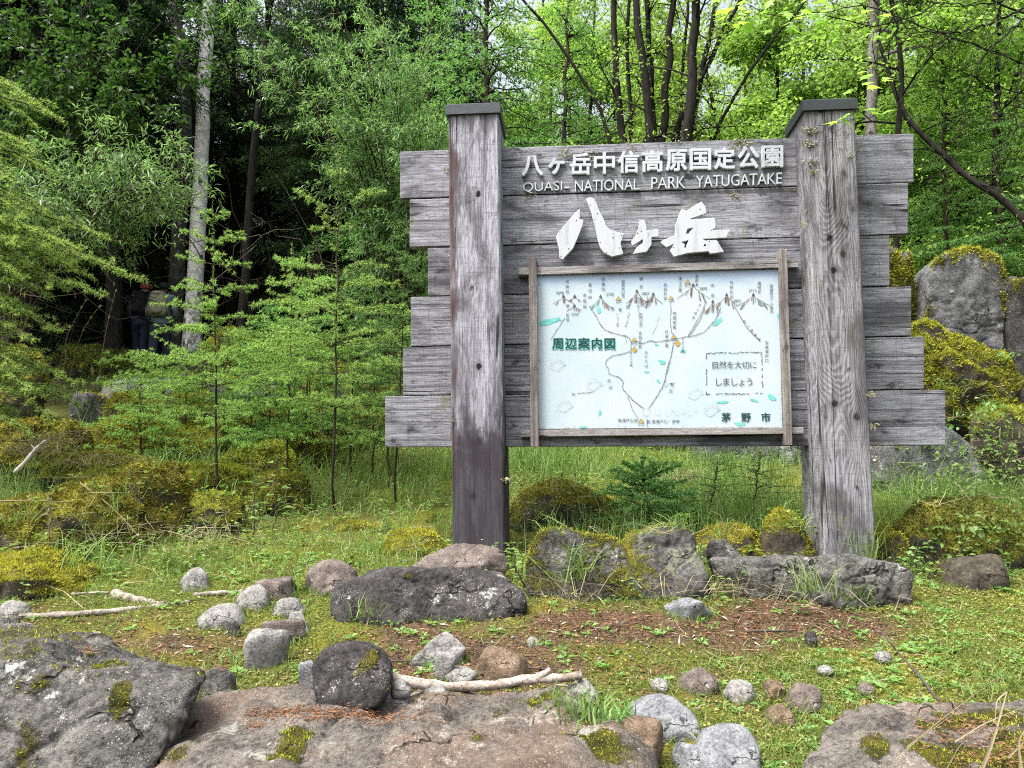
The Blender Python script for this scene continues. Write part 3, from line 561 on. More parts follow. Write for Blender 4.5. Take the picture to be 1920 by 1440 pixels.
# ------------------------------------------------------------------ stones
_ico = {}
def ico(l):
    if l not in _ico:
        bm = bmesh.new(); bmesh.ops.create_icosphere(bm, subdivisions=l, radius=1); bm.verts.ensure_lookup_table()
        _ico[l] = (np.array([v.co for v in bm.verts]), np.array([[v.index for v in f.verts] for f in bm.faces])); bm.free()
    return _ico[l]
FOOT = []
def tufts(A, V, F, w, dens, L, Wd, rng, up=.3, spread=.7):
    a, b, c = V[F[:, 0]], V[F[:, 1]], V[F[:, 2]]; n = np.cross(b-a, c-a); ar = np.linalg.norm(n, axis=1)/2; n = nrm(n); wf = w[F].mean(1); pr = ar*wf
    if pr.sum() < 1e-6: return
    k = int(min(pr.sum()*dens, 90000)); i = rng.choice(len(F), k, p=pr/pr.sum()); r1, r2 = np.sqrt(rng.random(k)), rng.random(k)
    P = a[i]*(1-r1)[:, None]+b[i]*(r1*(1-r2))[:, None]+c[i]*(r1*r2)[:, None]
    rn = np.clip(fbm(P*6, 77, 3)*1.6+.5+rng.normal(size=k)*.22, 0, 1)
    needles(A, P-n[i]*.003, n[i]+rng.normal(size=(k, 3))*spread+np.array([0, 0, up]), rng.uniform(.5, 1.2, k)*L, Wd, rng, rn)
def finish_stone(name, V, F, c, mat, label, group, moss, seed, tuft, mossmat, cat='rock', blanket=None, discs=()):
    n = np.zeros_like(V); fn = np.cross(V[F[:, 1]]-V[F[:, 0]], V[F[:, 2]]-V[F[:, 0]])
    for k in range(3): np.add.at(n, F[:, k], fn)
    n = nrm(n); Vw = V+c
    m = np.clip(moss*(.35+.75*np.clip(n[:, 2], -.4, 1))+fbm(Vw*3.2, seed+5, 4)*1.5*min(1, moss*2.5), 0, 1) if moss else np.zeros(len(V))
    for (bc, br, w) in (blanket or []): m = np.maximum(m, w*np.clip(1.15*(1-.8*np.linalg.norm((Vw-bc)/np.array(br), axis=1))+fbm(Vw*11, seed+8, 5)*2.2, 0, 1))
    dsc = np.zeros(len(V))
    for (bc, br) in discs: dsc = np.maximum(dsc, np.clip(1.6*(1-np.linalg.norm(Vw-bc, axis=1)/br)+fbm(Vw*25, seed+11, 3)*.5, 0, 1))
    o = mk(name, V, F, M[mat], None, {'moss': m, 'disc': dsc}, True); o.location = c; tag(o, label, cat, group)
    if tuft and m.max() > .3:
        A = Acc(); dd = float(np.linalg.norm(c)); tufts(A, V, F, np.clip((m-.36)*2.5, 0, 1), tuft*2.4*(4.5/dd)**1.2, .004+.0038*dd, .0021*dd, np.random.default_rng(seed+9)); 
        if A.V: A.build('moss', M[mossmat], o)
    return o
def stone(px, label, mat='rock_grey', shape='round', Y=None, depth=.9, sink=.35, lv=4, seed=1, amp=.09, freq=2.6, moss=0., tuft=0, mossmat='moss', group=None, foot=True, tilt=0, name='rock', up=0., planes=13, blanket=None, yaw=None, zadd=0.):
    x0, y0, x1, y1 = px; rg = np.random.default_rng(seed)
    C = hit((x0+x1)/2, y1) if Y is None else at((x0+x1)/2, y1, Y)
    Yd = C[1]; w = (x1-x0)*Yd/FPX; h = max(.02, (y1-y0)*Yd/FPX); d = w*depth; hh = h*(1+sink)
    V, F = ico(lv); U = V.copy(); r = np.ones(len(U))
    if shape != 'round':
        nn = nrm(rg.normal(size=(planes, 3))*np.array([1, 1, .8])); hs = rg.uniform(.62, 1.0, planes); p = 9 if shape == 'soft' else 26
        nn = np.concatenate([nn, [[0, 0, 1], [0, 0, -1]]]); hs = np.append(hs, [.75, .75])
        r = (np.power(np.maximum(U@nn.T, 0)/hs, p).sum(1)+1e-9)**(-1/p)
    r = r*(1+fbm(U*1.1+seed*3.1, seed, 3)*(.55 if shape == 'round' else .25))
    U = U*r[:, None]
    if tilt: ca, sa = math.cos(tilt), math.sin(tilt); U = np.stack([U[:, 0]*ca-U[:, 2]*sa, U[:, 1], U[:, 0]*sa+U[:, 2]*ca], 1)
    U = (U-U.min(0))/(U.max(0)-U.min(0))*2-1
    sz = np.array([w/2, d/2, hh/2]); Q = U*sz; dn = nrm(U*sz[::-1].mean()+Q)
    s0 = min(w, hh, d); q = Q/s0
    Q = Q+dn*(s0*amp*(fbm(q*freq+seed, seed+2, 5)*1.5-1.0*np.abs(fbm(q*freq*1.8+seed, seed+4, 3))+.5*fbm(q*freq*5, seed+3, 4)))[:, None]
    c = np.array([C[0], C[1]+d*.38, C[2]+h-hh/2+up*h+zadd])
    if foot: FOOT.append((c[0], c[1], w*.46, d*.46))
    return finish_stone(name, Q, F, c, mat, label, group, moss, seed, tuft, mossmat, blanket=blanket)
def hero(pts, label, mat, seed, lv=6, p=18, amp=.05, freq=5, moss=.0, tuft=0, mossmat='moss', blanket=None, name='boulder', fine=.012, discs=()):
    bm = bmesh.new(); [bm.verts.new(tuple(q)) for q in pts]; r = bmesh.ops.convex_hull(bm, input=list(bm.verts)); bm.normal_update()
    bmesh.ops.dissolve_limit(bm, angle_limit=R(3), verts=list(bm.verts), edges=list(bm.edges))
    P = np.array([v.co for v in bm.verts if v.link_faces]); c = (P.min(0)+P.max(0))/2; c = .5*c+.5*P.mean(0)
    pl = [(np.array(f.normal), np.dot(np.array(f.calc_center_median())-c, np.array(f.normal))) for f in bm.faces]; bm.free()
    nn = np.array([a*(1 if h > 0 else -1) for a, h in pl]); hs = np.array([abs(h) for a, h in pl])
    U, F = ico(lv); r = (np.power(np.maximum(U@nn.T, 0)/np.maximum(hs, .02), p).sum(1)+1e-12)**(-1/p); V = U*r[:, None]; lo, hi, l2, h2 = P.min(0)-c, P.max(0)-c, V.min(0), V.max(0); V = (V-l2)/(h2-l2)*(hi-lo)+lo
    fn = np.cross(V[F[:, 1]]-V[F[:, 0]], V[F[:, 2]]-V[F[:, 0]]); n = np.zeros_like(V)
    for k in range(3): np.add.at(n, F[:, k], fn)
    n = nrm(n)
    cr = np.exp(-(fbm(V*2.2*freq/3.5+seed*2, seed+3, 3)/.018)**2)*.3+np.exp(-(fbm(V*np.array([2, 2, 4.])*freq/3+seed, seed+4, 3)/.014)**2)*.3
    V = V+n*(amp*(1.5*fbm(V*freq+seed, seed, 5)-.7*np.abs(fbm(V*freq*1.3+seed, seed+7, 4))-.15*np.abs(fbm(V*freq*4.5, seed+8, 3))+.35*np.round(fbm(V*freq*.7, seed+6, 3)*6)/6-cr*.55)+fine*(.9*fbm(V*24, seed+1, 4)+.8*fbm(V*70, seed+10, 3)))[:, None]
    return finish_stone(name, V, F, c, mat, label, None, moss, seed, tuft, mossmat, blanket=blanket, discs=discs)
def ostone(pts, label, mat, seed, Yf=None, depth=.3, p=14, lv=5, amp=.03, freq=7, moss=.0, tuft=2500, mossmat='moss', blanket=None, name='rock', lean=.35, fine=.008, drop_=.15, zt=0.):
    """a stone whose front shows this outline: the front edge stands at Yf, the top leans back, the rear is `depth` behind."""
    P = np.array(pts, float); yb, yt = P[:, 1].max(), P[:, 1].min(); cx = P[:, 0].mean()
    if Yf is None: Yf = hit(cx, yb)[1]
    Q = []
    for x, y in P:
        u = (yb-y)/(yb-yt); Q.append(at(x, y, Yf+lean*depth*u)); b = at(cx+(x-cx)*.8, y, Yf+depth); f = Q[-1]; Q.append(np.array([f[0]*.85+.15*XYp(cx, Yf), Yf+depth, f[2]-.02*u]))
        if u < .35: Q.append(at(x, y, Yf)-np.array([0, -.04, drop_]))
    Q = np.array(Q); FOOT.append((XYp(cx, Yf), Yf+depth*.5, (P[:, 0].max()-P[:, 0].min())/2*Yf/FPX*.92, depth*.46))
    return hero(Q, label, mat, seed, lv, p, amp, freq, moss, tuft, mossmat, blanket, name, fine)
def XYp(px, Y): return (px-960)/FPX*Y
def bl(px, py, Y, rx, ry, rz, w=1.0): return (at(px, py, Y), (rx, ry, rz), w)
M['rock_lichen_green'] = rockmat('rock_lichen_green', (.03, .03, .031), (.10, .10, .10), lich=(.16, .17, .10), lamt=.05)
# the three big foreground rocks
hero([at(-180, 1150, 3.0), at(60, 1163, 2.95), at(200, 1203, 2.88), at(300, 1226, 2.8), at(370, 1252, 2.66), at(-180, 1210, 2.4), at(60, 1225, 2.42), at(190, 1262, 2.42), at(300, 1258, 2.46), at(382, 1275, 2.52), at(370, 1310, 2.5),
      at(-250, 1650, 2.2), at(100, 1640, 2.15), at(240, 1520, 2.25), at(300, 1410, 2.42), at(-180, 1420, 3.2), at(300, 1350, 2.95)],
     'big grey boulder filling the lower left corner with a moss pocket on top', 'rock_grey', 41, 7, 26, .10, 3.2, .28, 2600, 'moss', [bl(215, 1243, 2.62, .10, .1, .05), bl(85, 1285, 2.4, .05, .1, .06, .9), bl(228, 1310, 2.42, .05, .1, .08, .9), bl(20, 1275, 2.35, .05, .1, .06, .9), bl(45, 1400, 2.3, .05, .1, .12, .8), bl(378, 1262, 2.55, .03, .08, .04)], discs=[(at(268, 1226, 2.62), .05), (at(15, 1246, 2.38), .035), (at(150, 1330, 2.4), .012), (at(90, 1400, 2.35), .015), (at(60, 1300, 2.38), .012)])
hero([at(352, 1308, 2.72), at(480, 1298, 2.82), at(800, 1312, 2.92), at(1000, 1290, 2.92), at(1052, 1302, 2.86), at(1190, 1385, 2.55), at(1218, 1450, 2.35), at(238, 1455, 2.22), at(290, 1380, 2.42), at(330, 1330, 2.6), at(500, 1480, 2.02), at(900, 1470, 2.02),
      at(230, 1620, 2.2), at(1260, 1620, 2.3), at(500, 1750, 2.0), at(900, 1750, 2.0), at(400, 1420, 3.0), at(1000, 1420, 3.1)],
     'broad brownish rock slab at the bottom centre with patches of yellow moss', 'rock_slab', 57, 7, 20, .09, 3.6, .22, 2600, 'moss_yellow', [bl(1020, 1310, 2.8, .12, .12, .06), bl(1110, 1375, 2.58, .10, .12, .06), bl(1150, 1400, 2.45, .10, .1, .07), bl(940, 1330, 2.7, .06, .1, .03, .8), bl(545, 1400, 2.3, .07, .1, .07), bl(880, 1390, 2.4, .06, .08, .04, .8), bl(1050, 1400, 2.5, .1, .1, .05, .9), bl(330, 1420, 2.3, .06, .1, .05, .8)])
hero([at(1562, 1322, 2.52), at(1640, 1306, 2.58), at(1760, 1316, 2.58), at(2000, 1296, 2.55), at(1495, 1390, 2.32), at(1462, 1460, 2.2), at(1500, 1600, 1.95), at(2020, 1600, 1.9), at(1600, 1400, 2.2), at(2020, 1390, 2.12), at(1450, 1650, 2.2), at(2050, 1750, 2.0), at(1560, 1430, 2.8), at(2020, 1430, 2.8)],
     'mossy rock in the lower right corner under pale dry grass blades', 'rock_slab', 73, 7, 14, .08, 3.8, .2, 3000, 'moss', [bl(1530, 1340, 2.42, .06, .1, .04), bl(1720, 1345, 2.4, .05, .08, .03), bl(1850, 1335, 2.4, .2, .1, .06), bl(1880, 1400, 2.2, .25, .12, .08), bl(1650, 1400, 2.2, .05, .08, .06, .9), bl(1760, 1410, 2.15, .15, .1, .05, .9), bl(1525, 1425, 2.1, .06, .08, .04)])
G1 = None
PS = 'pale stones around the round boulder'
stone((555, 1246, 604, 1308), 'pale squared stone peeking out left behind the round dark boulder', 'rock_blue', 'angular', 2.86, .7, .2, 4, 31, .04)
stone((811, 1229, 855, 1274), 'small rounded upright pale stone behind the driftwood', 'rock_pale', 'soft', 3.0, .7, .2, 4, 23, .04)
stone((833, 1259, 895, 1280), 'low flat pale stone lying behind the driftwood', 'rock_pale', 'angular', 2.97, .7, .3, 4, 24, .04)
stone((880, 1226, 988, 1274), 'brown mossy stone behind the driftwood', 'rock_brown', 'angular', 3.0, .7, .3, 4, 25, .06, moss=.3)
for b, s, t in (((730, 1281, 768, 1306), 26, 'pale wedge of stone between round boulder and driftwood end'), ((713, 1291, 739, 1321), 27, 'small upright pale chip touching the round boulder'), ((717, 1308, 766, 1332), 28, 'pale flat chip lying on the slab in front of the driftwood'), ((715, 1325, 735, 1340), 29, 'tiny pale pebble on the slab, right of the round boulder'), ((793, 1287, 838, 1317), 30, 'pale pyramid shaped stone in front of the driftwood'), ((750, 1290, 770, 1302), 33, 'tiny pale pebble in front of the driftwood end')):
    stone(b, t, 'rock_pale', 'angular', 2.72 if s != 30 else 2.78, .8, .35, 3, s, .05)
stone((1170, 1366, 1250, 1445), 'dark brown stone wedged against the right end of the slab', 'rock_brown', 'soft', None, .9, .3, 4, 36, .05)
stone((1270, 1408, 1335, 1450), 'grey stone half hidden behind the smooth round cobble', 'rock_blue', 'soft', None, .9, .3, 4, 37, .05)
for b, m, s, t in (((1283, 1256, 1352, 1292), 'rock_reddish', 38, 'low brownish cobble above the bluish oval stone'), ((1365, 1277, 1420, 1308), 'rock_pale', 39, 'pale speckled cobble right of the low brownish cobble'), ((1486, 1285, 1552, 1328), 'rock_reddish', 40, 'reddish grey cobble above the mossy corner rock'), ((1443, 1320, 1495, 1355), 'rock_brown', 42, 'dark brown cobble left of the mossy corner rock'), ((1614, 1280, 1642, 1298), 'rock_reddish', 43, 'small pinkish pebble on the bright moss'),
                   ((1065, 1275, 1122, 1312), 'rock_pale', 44, 'pale stone just beyond the tip of the driftwood'), ((990, 1193, 1012, 1211), 'rock_pale', 45, 'small pinkish pebble on the red needle litter'), ((1440, 1277, 1475, 1300), 'rock_brown', 46, 'small dark pebble in the grass between two cobbles'), ((1513, 1183, 1534, 1203), 'rock_dark', 47, 'small black stone on the litter below the right post'), ((1225, 1272, 1255, 1292), 'rock_pale', 48, 'small grey pebble left of the low brownish cobble'), ((1540, 1248, 1565, 1260), 'rock_pale', 49, 'small white pebble in the lawn'), ((1648, 1222, 1675, 1236), 'rock_pale', 50, 'small pale pebble right of the thin twig')):
    b = (b[0]-2, b[1]+.18*(b[3]-b[1]), b[2]+2, b[3]); stone(b, t, m, 'round', None, 1.0, 1.2, 4, s, .14)
for b, m, sh, s, t in (((330, 1068, 387, 1108), 'rock_pale', 'soft', 61, 'rounded pale stone alone in the grass at the left'), ((433, 1102, 501, 1144), 'rock_pale', 'soft', 62, 'pale domed stone in the middle of the left stone group'), ((466, 1089, 553, 1128), 'rock_reddish', 'angular', 63, 'flat brown stone behind the pale domed stone'), ((355, 1138, 452, 1174), 'rock_pale', 'soft', 64, 'long low grey stone beside the end of the weathered log'),
                       ((504, 1124, 570, 1152), 'rock_pale', 'soft', 65, 'low grey stone right of the pale domed stone'), ((482, 1168, 564, 1208), 'rock_reddish', 'angular', 66, 'pinkish stone above the pointed pale stone'), ((454, 1191, 530, 1258), 'rock_pale', 'angular', 67, 'pointed pale stone, tallest of the left stone group'), ((536, 1152, 580, 1182), 'rock_pale', 'angular', 68, 'pale rough stone left of the long dark boulder'), ((425, 1168, 450, 1190), 'rock_dark', 'soft', 69, 'small dark stone below the long low grey stone'),
                       ((366, 1258, 432, 1313), 'rock_grey', 'soft', 70, 'dark rounded stone against the right end of the big corner boulder'), ((-20, 1130, 42, 1162), 'rock_pale', 'soft', 71, 'grey stone at the left edge by the weathered log'), ((405, 1300, 445, 1322), 'rock_grey', 'angular', 72, 'small grey stone between the corner boulder and the slab')):
    stone(b, t, m, 'round' if sh == 'soft' else sh, None, .8, 1.0, 4, s, .08, planes=10)
# dark boulders in front of the sign
stone((560, 1054, 662, 1112), 'low brown stone left behind the long blackish boulder', 'rock_reddish', 'round', None, .8, 1.1, 5, 81, .12, moss=.3)
stone((895, 1040, 955, 1082), 'small brownish stone at the right of the left post foot', 'rock_reddish', 'angular', 4.05, .8, .4, 4, 83, .06)
stone((1328, 1014, 1398, 1048), 'small dark slanting slab behind the kerb stones', 'rock_grey', 'angular', 4.0, .7, .3, 4, 88, .05, planes=8)
stone((1255, 1128, 1345, 1165), 'thin flat slate lying on the reddish litter', 'rock_blue', 'angular', None, .8, .2, 4, 89, .05, planes=8)
stone((1722, 935, 1975, 1062), 'large mossy mound at the right edge with leafy weeds on it', 'rock_mossy', 'round', None, .7, 1.0, 5, 91, .14, 2.2, 1.6, 5500, 'moss_deep', name='boulder')
stone((1783, 1044, 1905, 1103), 'low mossy brown stone below the large mossy mound', 'rock_mossy', 'soft', None, .8, 1.0, 4, 92, .08, 2.2, .5, 3500, 'moss_brown')
ostone([(592, 1325), (583, 1280), (590, 1235), (615, 1212), (655, 1206), (700, 1215), (722, 1245), (729, 1285), (722, 1318), (690, 1335), (640, 1342)], 'round dark boulder with a yellow moss patch, perched on the brownish slab', 'rock_dark', 12, 2.56, .27, 7, 5, .03, 8, .12, 3000, 'moss_yellow', [bl(680, 1240, 2.6, .045, .1, .06), bl(720, 1290, 2.62, .02, .1, .04)], 'boulder', .5, .008, .0)
ostone([(612, 1132), (630, 1098), (690, 1078), (760, 1076), (812, 1068), (860, 1080), (930, 1078), (972, 1098), (986, 1128), (940, 1150), (880, 1168), (800, 1160), (720, 1152), (650, 1150)], 'long blackish boulder lying in front of the left post', 'rock_dark', 90, None, .42, 11, 6, .06, 6, .10, 1500, 'moss', [bl(770, 1080, 3.7, .1, .2, .03, .6)], 'boulder', .45)
ostone([(770, 1062), (800, 1040), (850, 1018), (915, 1020), (938, 1032), (915, 1050), (880, 1060), (820, 1070)], 'flat brownish slab leaning at the foot of the left post', 'rock_reddish', 82, 4.0, .2, 24, 5, .03, 8, .0, 0, lean=.8)
ostone([(988, 1070), (1000, 1025), (1020, 998), (1055, 996), (1110, 1012), (1160, 1020), (1190, 1060), (1204, 1105), (1190, 1125), (1130, 1118), (1050, 1110), (1000, 1105)], 'dark mossy boulder just right of the left post', 'rock_grey', 94, None, .45, 11, 6, .06, 6, .78, 3500, 'moss', [bl(1070, 1020, 3.85, .1, .2, .05), bl(1165, 1050, 3.75, .05, .2, .12, .9), bl(1010, 1070, 3.7, .05, .2, .08, .7)], 'boulder', .4)
ostone([(1165, 1060), (1185, 1010), (1225, 990), (1265, 985), (1300, 1005), (1318, 1050), (1332, 1100), (1325, 1126), (1280, 1120), (1220, 1112), (1180, 1105)], 'grey boulder with greenish lichen patches, centre under the board', 'rock_lichen_green', 85, None, .45, 10, 6, .06, 6, .5, 3000, 'moss', [bl(1190, 1060, 3.75, .07, .2, .10, .9), bl(1215, 1020, 3.8, .05, .2, .05, .8)], 'boulder', .4)
ostone([(1340, 1052), (1400, 1049), (1480, 1045), (1552, 1047), (1560, 1080), (1545, 1112), (1480, 1120), (1400, 1120), (1375, 1105), (1350, 1080)], 'long grey kerb stone in front of the right post, the one nearer the grey boulder', 'rock_grey', 86, None, .38, 20, 6, .04, 6, .05, 1500, 'moss', None, 'boulder', .12)
ostone([(1535, 1060), (1560, 1046), (1620, 1048), (1690, 1058), (1714, 1080), (1708, 1108), (1640, 1112), (1590, 1125), (1558, 1134), (1540, 1120)], 'grey kerb stone directly under the right post with a bulging end', 'rock_grey', 87, None, .38, 16, 6, .05, 6, .08, 1500, 'moss', None, 'boulder', .15)
ostone([(768, 1242), (790, 1215), (825, 1184), (842, 1182), (862, 1200), (876, 1214), (850, 1228), (800, 1240)], 'pale triangular stone standing on the reddish litter', 'rock_pale', 22, None, .1, 24, 5, .02, 10, 0, 0, lean=.5, fine=.005)
ostone([(1172, 1335), (1195, 1316), (1240, 1308), (1290, 1322), (1316, 1350), (1312, 1378), (1270, 1386), (1215, 1380), (1185, 1360)], 'large pale bluish oval stone near the right end of the slab', 'rock_blue', 34, None, .2, 9, 5, .02, 9, 0, 0, lean=.5, fine=.004)
ostone([(1305, 1410), (1315, 1370), (1345, 1353), (1390, 1356), (1418, 1385), (1428, 1420), (1420, 1450), (1380, 1465), (1330, 1450)], 'smooth round grey cobble at the bottom edge', 'rock_blue', 35, None, .2, 7, 5, .015, 8, 0, 0, lean=.6, fine=.003)
ostone([(1742, 700), (1738, 560), (1746, 500), (1760, 478), (1800, 462), (1850, 462), (1885, 490), (1888, 540), (1870, 580), (1884, 620), (1878, 760), (1800, 800)], 'tall standing grey stone with a moss cap', 'rock_wall', 152, 6.5, .5, 30, 6, .07, 3.5, .05, 4500, 'moss', [bl(1815, 455, 6.6, .48, .7, .17), bl(1780, 480, 6.5, .15, .3, .12), bl(1885, 500, 6.6, .13, .6, .25), bl(1888, 570, 6.6, .08, .5, .2), bl(1742, 620, 6.5, .10, .3, .3)], 'boulder', .2)
# moss humps under the board
TF = 5200
for b, Y, mm, s, t in (((950, 903, 1185, 990), None, 'moss_brown', 101, 'brown mossy hump left of the small fir under the board'), ((1308, 985, 1450, 1062), 4.35, 'moss_yellow', 102, 'golden moss hump behind the kerb stones'), ((1432, 955, 1540, 1062), 4.3, 'moss_yellow', 103, 'yellow green moss hump touching the right post'), ((1640, 985, 1720, 1060), 4.4, 'moss_yellow', 104, 'yellow moss cushion right of the right post'), ((690, 1000, 845, 1050), 4.5, 'moss_yellow', 105, 'flat golden moss cushion left of the left post'), ((600, 985, 720, 1030), 4.9, 'moss', 106, 'low moss cushion in the grass far left of the left post')):
    stone(b, t, 'rock_mossy', 'round', Y, .9, 1.3, 5, s, .16, 2.4, 1.1, TF, mm, name='moss_hump')
# the mossy rocks at the left
for b, Y, mm, s, t in (((-60, 905, 200, 1052), None, 'moss_brown', 111, 'largest brown mossy boulder at the left edge'), ((165, 868, 335, 1010), 4.75, 'moss_brown', 112, 'tall brown mossy boulder right of the largest one'), ((-110, 1046, 110, 1122), None, 'moss_yellow', 113, 'bright yellow moss hump at the left edge'), ((235, 858, 440, 935), 5.4, 'moss', 114, 'mossy rock ledge behind the young larch stem'), ((405, 826, 550, 905), 6.0, 'moss', 115, 'rounded moss covered rock right of the larch stem'),
                       ((120, 775, 425, 850), 6.6, 'moss', 116, 'long flat moss covered rock above the ledge'), ((190, 733, 300, 785), 7.4, 'moss', 117, 'small mossy rock below the stepping stones'), ((300, 733, 385, 770), 7.4, 'moss', 118, 'small brown mossy rock right of the stepping stones'), ((455, 880, 560, 950), 5.4, 'moss', 128, 'low brown mossy hump under the rounded mossy rock'), ((90, 875, 250, 945), 5.1, 'moss', 129, 'yellow green moss hump between the brown mossy boulders'), ((430, 770, 580, 840), 6.9, 'moss', 130, 'broad moss hump between two mossy ledges'), ((540, 750, 700, 850), 7.4, 'moss_deep', 136, 'deep green moss bank behind the second young larch'), ((320, 930, 440, 985), 4.9, 'moss', 137, 'low moss hump at the foot of the tallest young larch'), ((500, 805, 600, 865), 6.8, 'moss', 119, 'mossy rock half hidden by the second young larch'), ((60, 845, 250, 905), 5.6, 'moss', 120, 'straw covered mossy rock at the left'), ((-80, 780, 120, 880), 6.0, 'moss_brown', 121, 'dark mossy bank stone at the left edge'),
                       ((560, 690, 760, 800), 8.2, 'moss_deep', 122, 'brown mossy bank rock behind the saplings'), ((640, 800, 850, 880), 7.6, 'moss_deep', 123, 'mossy bank rock behind the lower left plank'), ((370, 610, 470, 680), 11.5, 'moss', 124, 'mossy rock beside the foot of the birch'), ((60, 640, 240, 690), 13, 'moss_deep', 125, 'dark mossy mound left of the hikers'), ((470, 640, 640, 720), 10, 'moss', 126, 'mossy bank right of the birch'), ((-20, 640, 60, 720), 9, 'moss_brown', 127, 'mossy stump shaped rock at the left edge')):
    w_ = b[2]-b[0]; h_ = b[3]-b[1]; b = (b[0]-.12*w_, b[1]-.02*h_, b[2]+.12*w_, b[3])
    stone(b, t, 'rock_mossy', 'round', Y, .8, 1.1, 5, s, .20, 2.8, 1.5, TF if s < 120 else 3500, mm, name='boulder')
for b, Y, s, t in (((138, 718, 250, 772), 8.2, 131, 'grey stepping stone lowest on the hikers path'), ((180, 705, 300, 740), 9, 132, 'flat grey stepping stone on the hikers path'), ((255, 695, 365, 742), 9.4, 133, 'flat grey stepping stone below the birch'), ((120, 735, 190, 790), 7.8, 134, 'grey path stone beside the straw'), ((380, 690, 520, 760), 9, 135, 'grey rock face behind the main young larch')):
    stone(b, t, 'rock_dim', 'angular', Y, .7, .4, 4, s, .12, moss=.45, tuft=3500)
# bank and boulders behind the sign at the right
for b, Y, mm, s, mo, t in (((930, 815, 1130, 905), 7.2, 'moss_brown', 141, .8, 'mossy bank rock under the board, left'), ((1110, 810, 1330, 890), 7.6, 'moss_brown', 142, .8, 'mossy bank rock under the board, middle')):
    stone(b, t, 'rock_mossy', 'soft', Y, .6, .5, 5, s, .14, 2.4, mo, 3500, mm, name='boulder')
stone((1300, 800, 1420, 900), 'grey rock face under the board near the small fir', 'rock_wall', 'angular', 7.0, .7, .4, 4, 143, .06, moss=.1)
stone((1390, 790, 1540, 905), 'pale lichen covered rock under the board by the right post', 'rock_lichen', 'angular', 6.9, .7, .4, 5, 144, .06, moss=.15)
stone((1600, 445, 1758, 760), 'mossy boulder left of the tall standing stone, behind the planks', 'rock_wall', 'angular', 6.6, .7, .2, 5, 153, .10, 2.4, .5, 4500, 'moss', name='boulder', blanket=[bl(1700, 500, 6.6, .3, .5, .22), bl(1730, 560, 6.6, .16, .5, .3)])
stone((1600, 596, 1940, 900), 'massive mossy boulder right of the planks', 'rock_mossy', 'angular', 6.2, .5, .2, 6, 154, .20, 3.0, 1.35, 7000, 'moss', name='boulder', tilt=-.12)
stone((1880, 500, 2040, 800), 'dark rock at the right edge beside the standing stone', 'rock_dark', 'angular', 6.5, .6, .2, 5, 155, .06, 2.4, .1, 2500, 'moss', name='boulder', blanket=[bl(1915, 520, 6.4, .15, .5, .12)])
stone((1640, 790, 1905, 945), 'pale lichen crusted boulder below the lowest right plank', 'rock_lichen', 'soft', 5.9, .5, .3, 5, 156, .08, 2.4, .12, 2500, 'moss', name='boulder')
stone((1600, 820, 1720, 960), 'dark mossy rock behind the right post', 'rock_mossy', 'soft', 6.0, .6, .3, 5, 157, .1, 2.4, .6, 3500, 'moss')
stone((1840, 760, 2000, 930), 'dark green bank rock at the right edge', 'rock_mossy', 'soft', 5.9, .6, .3, 5, 158, .1, 2.4, .7, 3500, 'moss')
# lichen discs on two boulders
def disc(px, py, Y, r, c, mat_c, nrmv, label):
    pass
# ------------------------------------------------------------------ trees: generators
def bez(p0, p1, sag=0., n=7, wob=0., rng=None, side=None):
    p0, p1 = np.asarray(p0, float), np.asarray(p1, float); t = np.linspace(0, 1, n)[:, None]
    P = p0+(p1-p0)*t; P[:, 2] += -sag*4*(t*(1-t))[:, 0]
    if wob and rng is not None: P[1:-1] += rng.normal(size=(n-2, 3))*wob
    return P
def smooth_poly(pts, n):
    pts = np.asarray(pts, float); d = np.concatenate([[0], np.cumsum(np.linalg.norm(np.diff(pts, axis=0), axis=1))]); t = np.linspace(0, d[-1], n)
    P = np.stack([np.interp(t, d, pts[:, i]) for i in range(3)], 1)
    for _ in range(3): P[1:-1] = .25*P[:-2]+.5*P[1:-1]+.25*P[2:]
    return P
def limb(Aw, p, d, L, r, lvl, rng, out, cfg):
    """a branch that wanders, tapers and splits; the points of the last level go to `out`."""
    n = max(4, int(L/cfg['seg'])); P = [np.array(p, float)]; d = nrm(d)
    for i in range(n):
        d = nrm(d+rng.normal(size=3)*cfg['wob']+np.array([0, 0, cfg['up'][lvl]])/n); P.append(P[-1]+d*L/n)
    P = np.array(P); rad = np.linspace(r, r*.25, n+1); tube(Aw, P, rad, 5 if lvl < 1 else 3, False)
    if lvl >= cfg['levels']-1: out.append(P); return
    k = max(2, int(rng.normal(cfg['kids'][lvl], 1)))
    for j in range(k):
        t = rng.uniform(.25, 1) if j else 1.0; i = min(n-1, int(t*n)); a = nrm(P[min(i+1, n)]-P[i]); s = nrm(np.cross(a, rng.normal(size=3))); s[2] *= cfg['flat']
        limb(Aw, P[i], a*cfg['fwd']+s, L*cfg['ratio']*rng.uniform(.7, 1.2)*(1.15-.5*t), rad[i]*.6, lvl+1, rng, out, cfg)
    if lvl >= cfg['levels']-2: out.append(P[n//3:])
BROAD = dict(seg=.3, wob=.16, up=(.25, .15, .05), levels=3, kids=(8, 7), flat=.5, fwd=.7, ratio=.5)
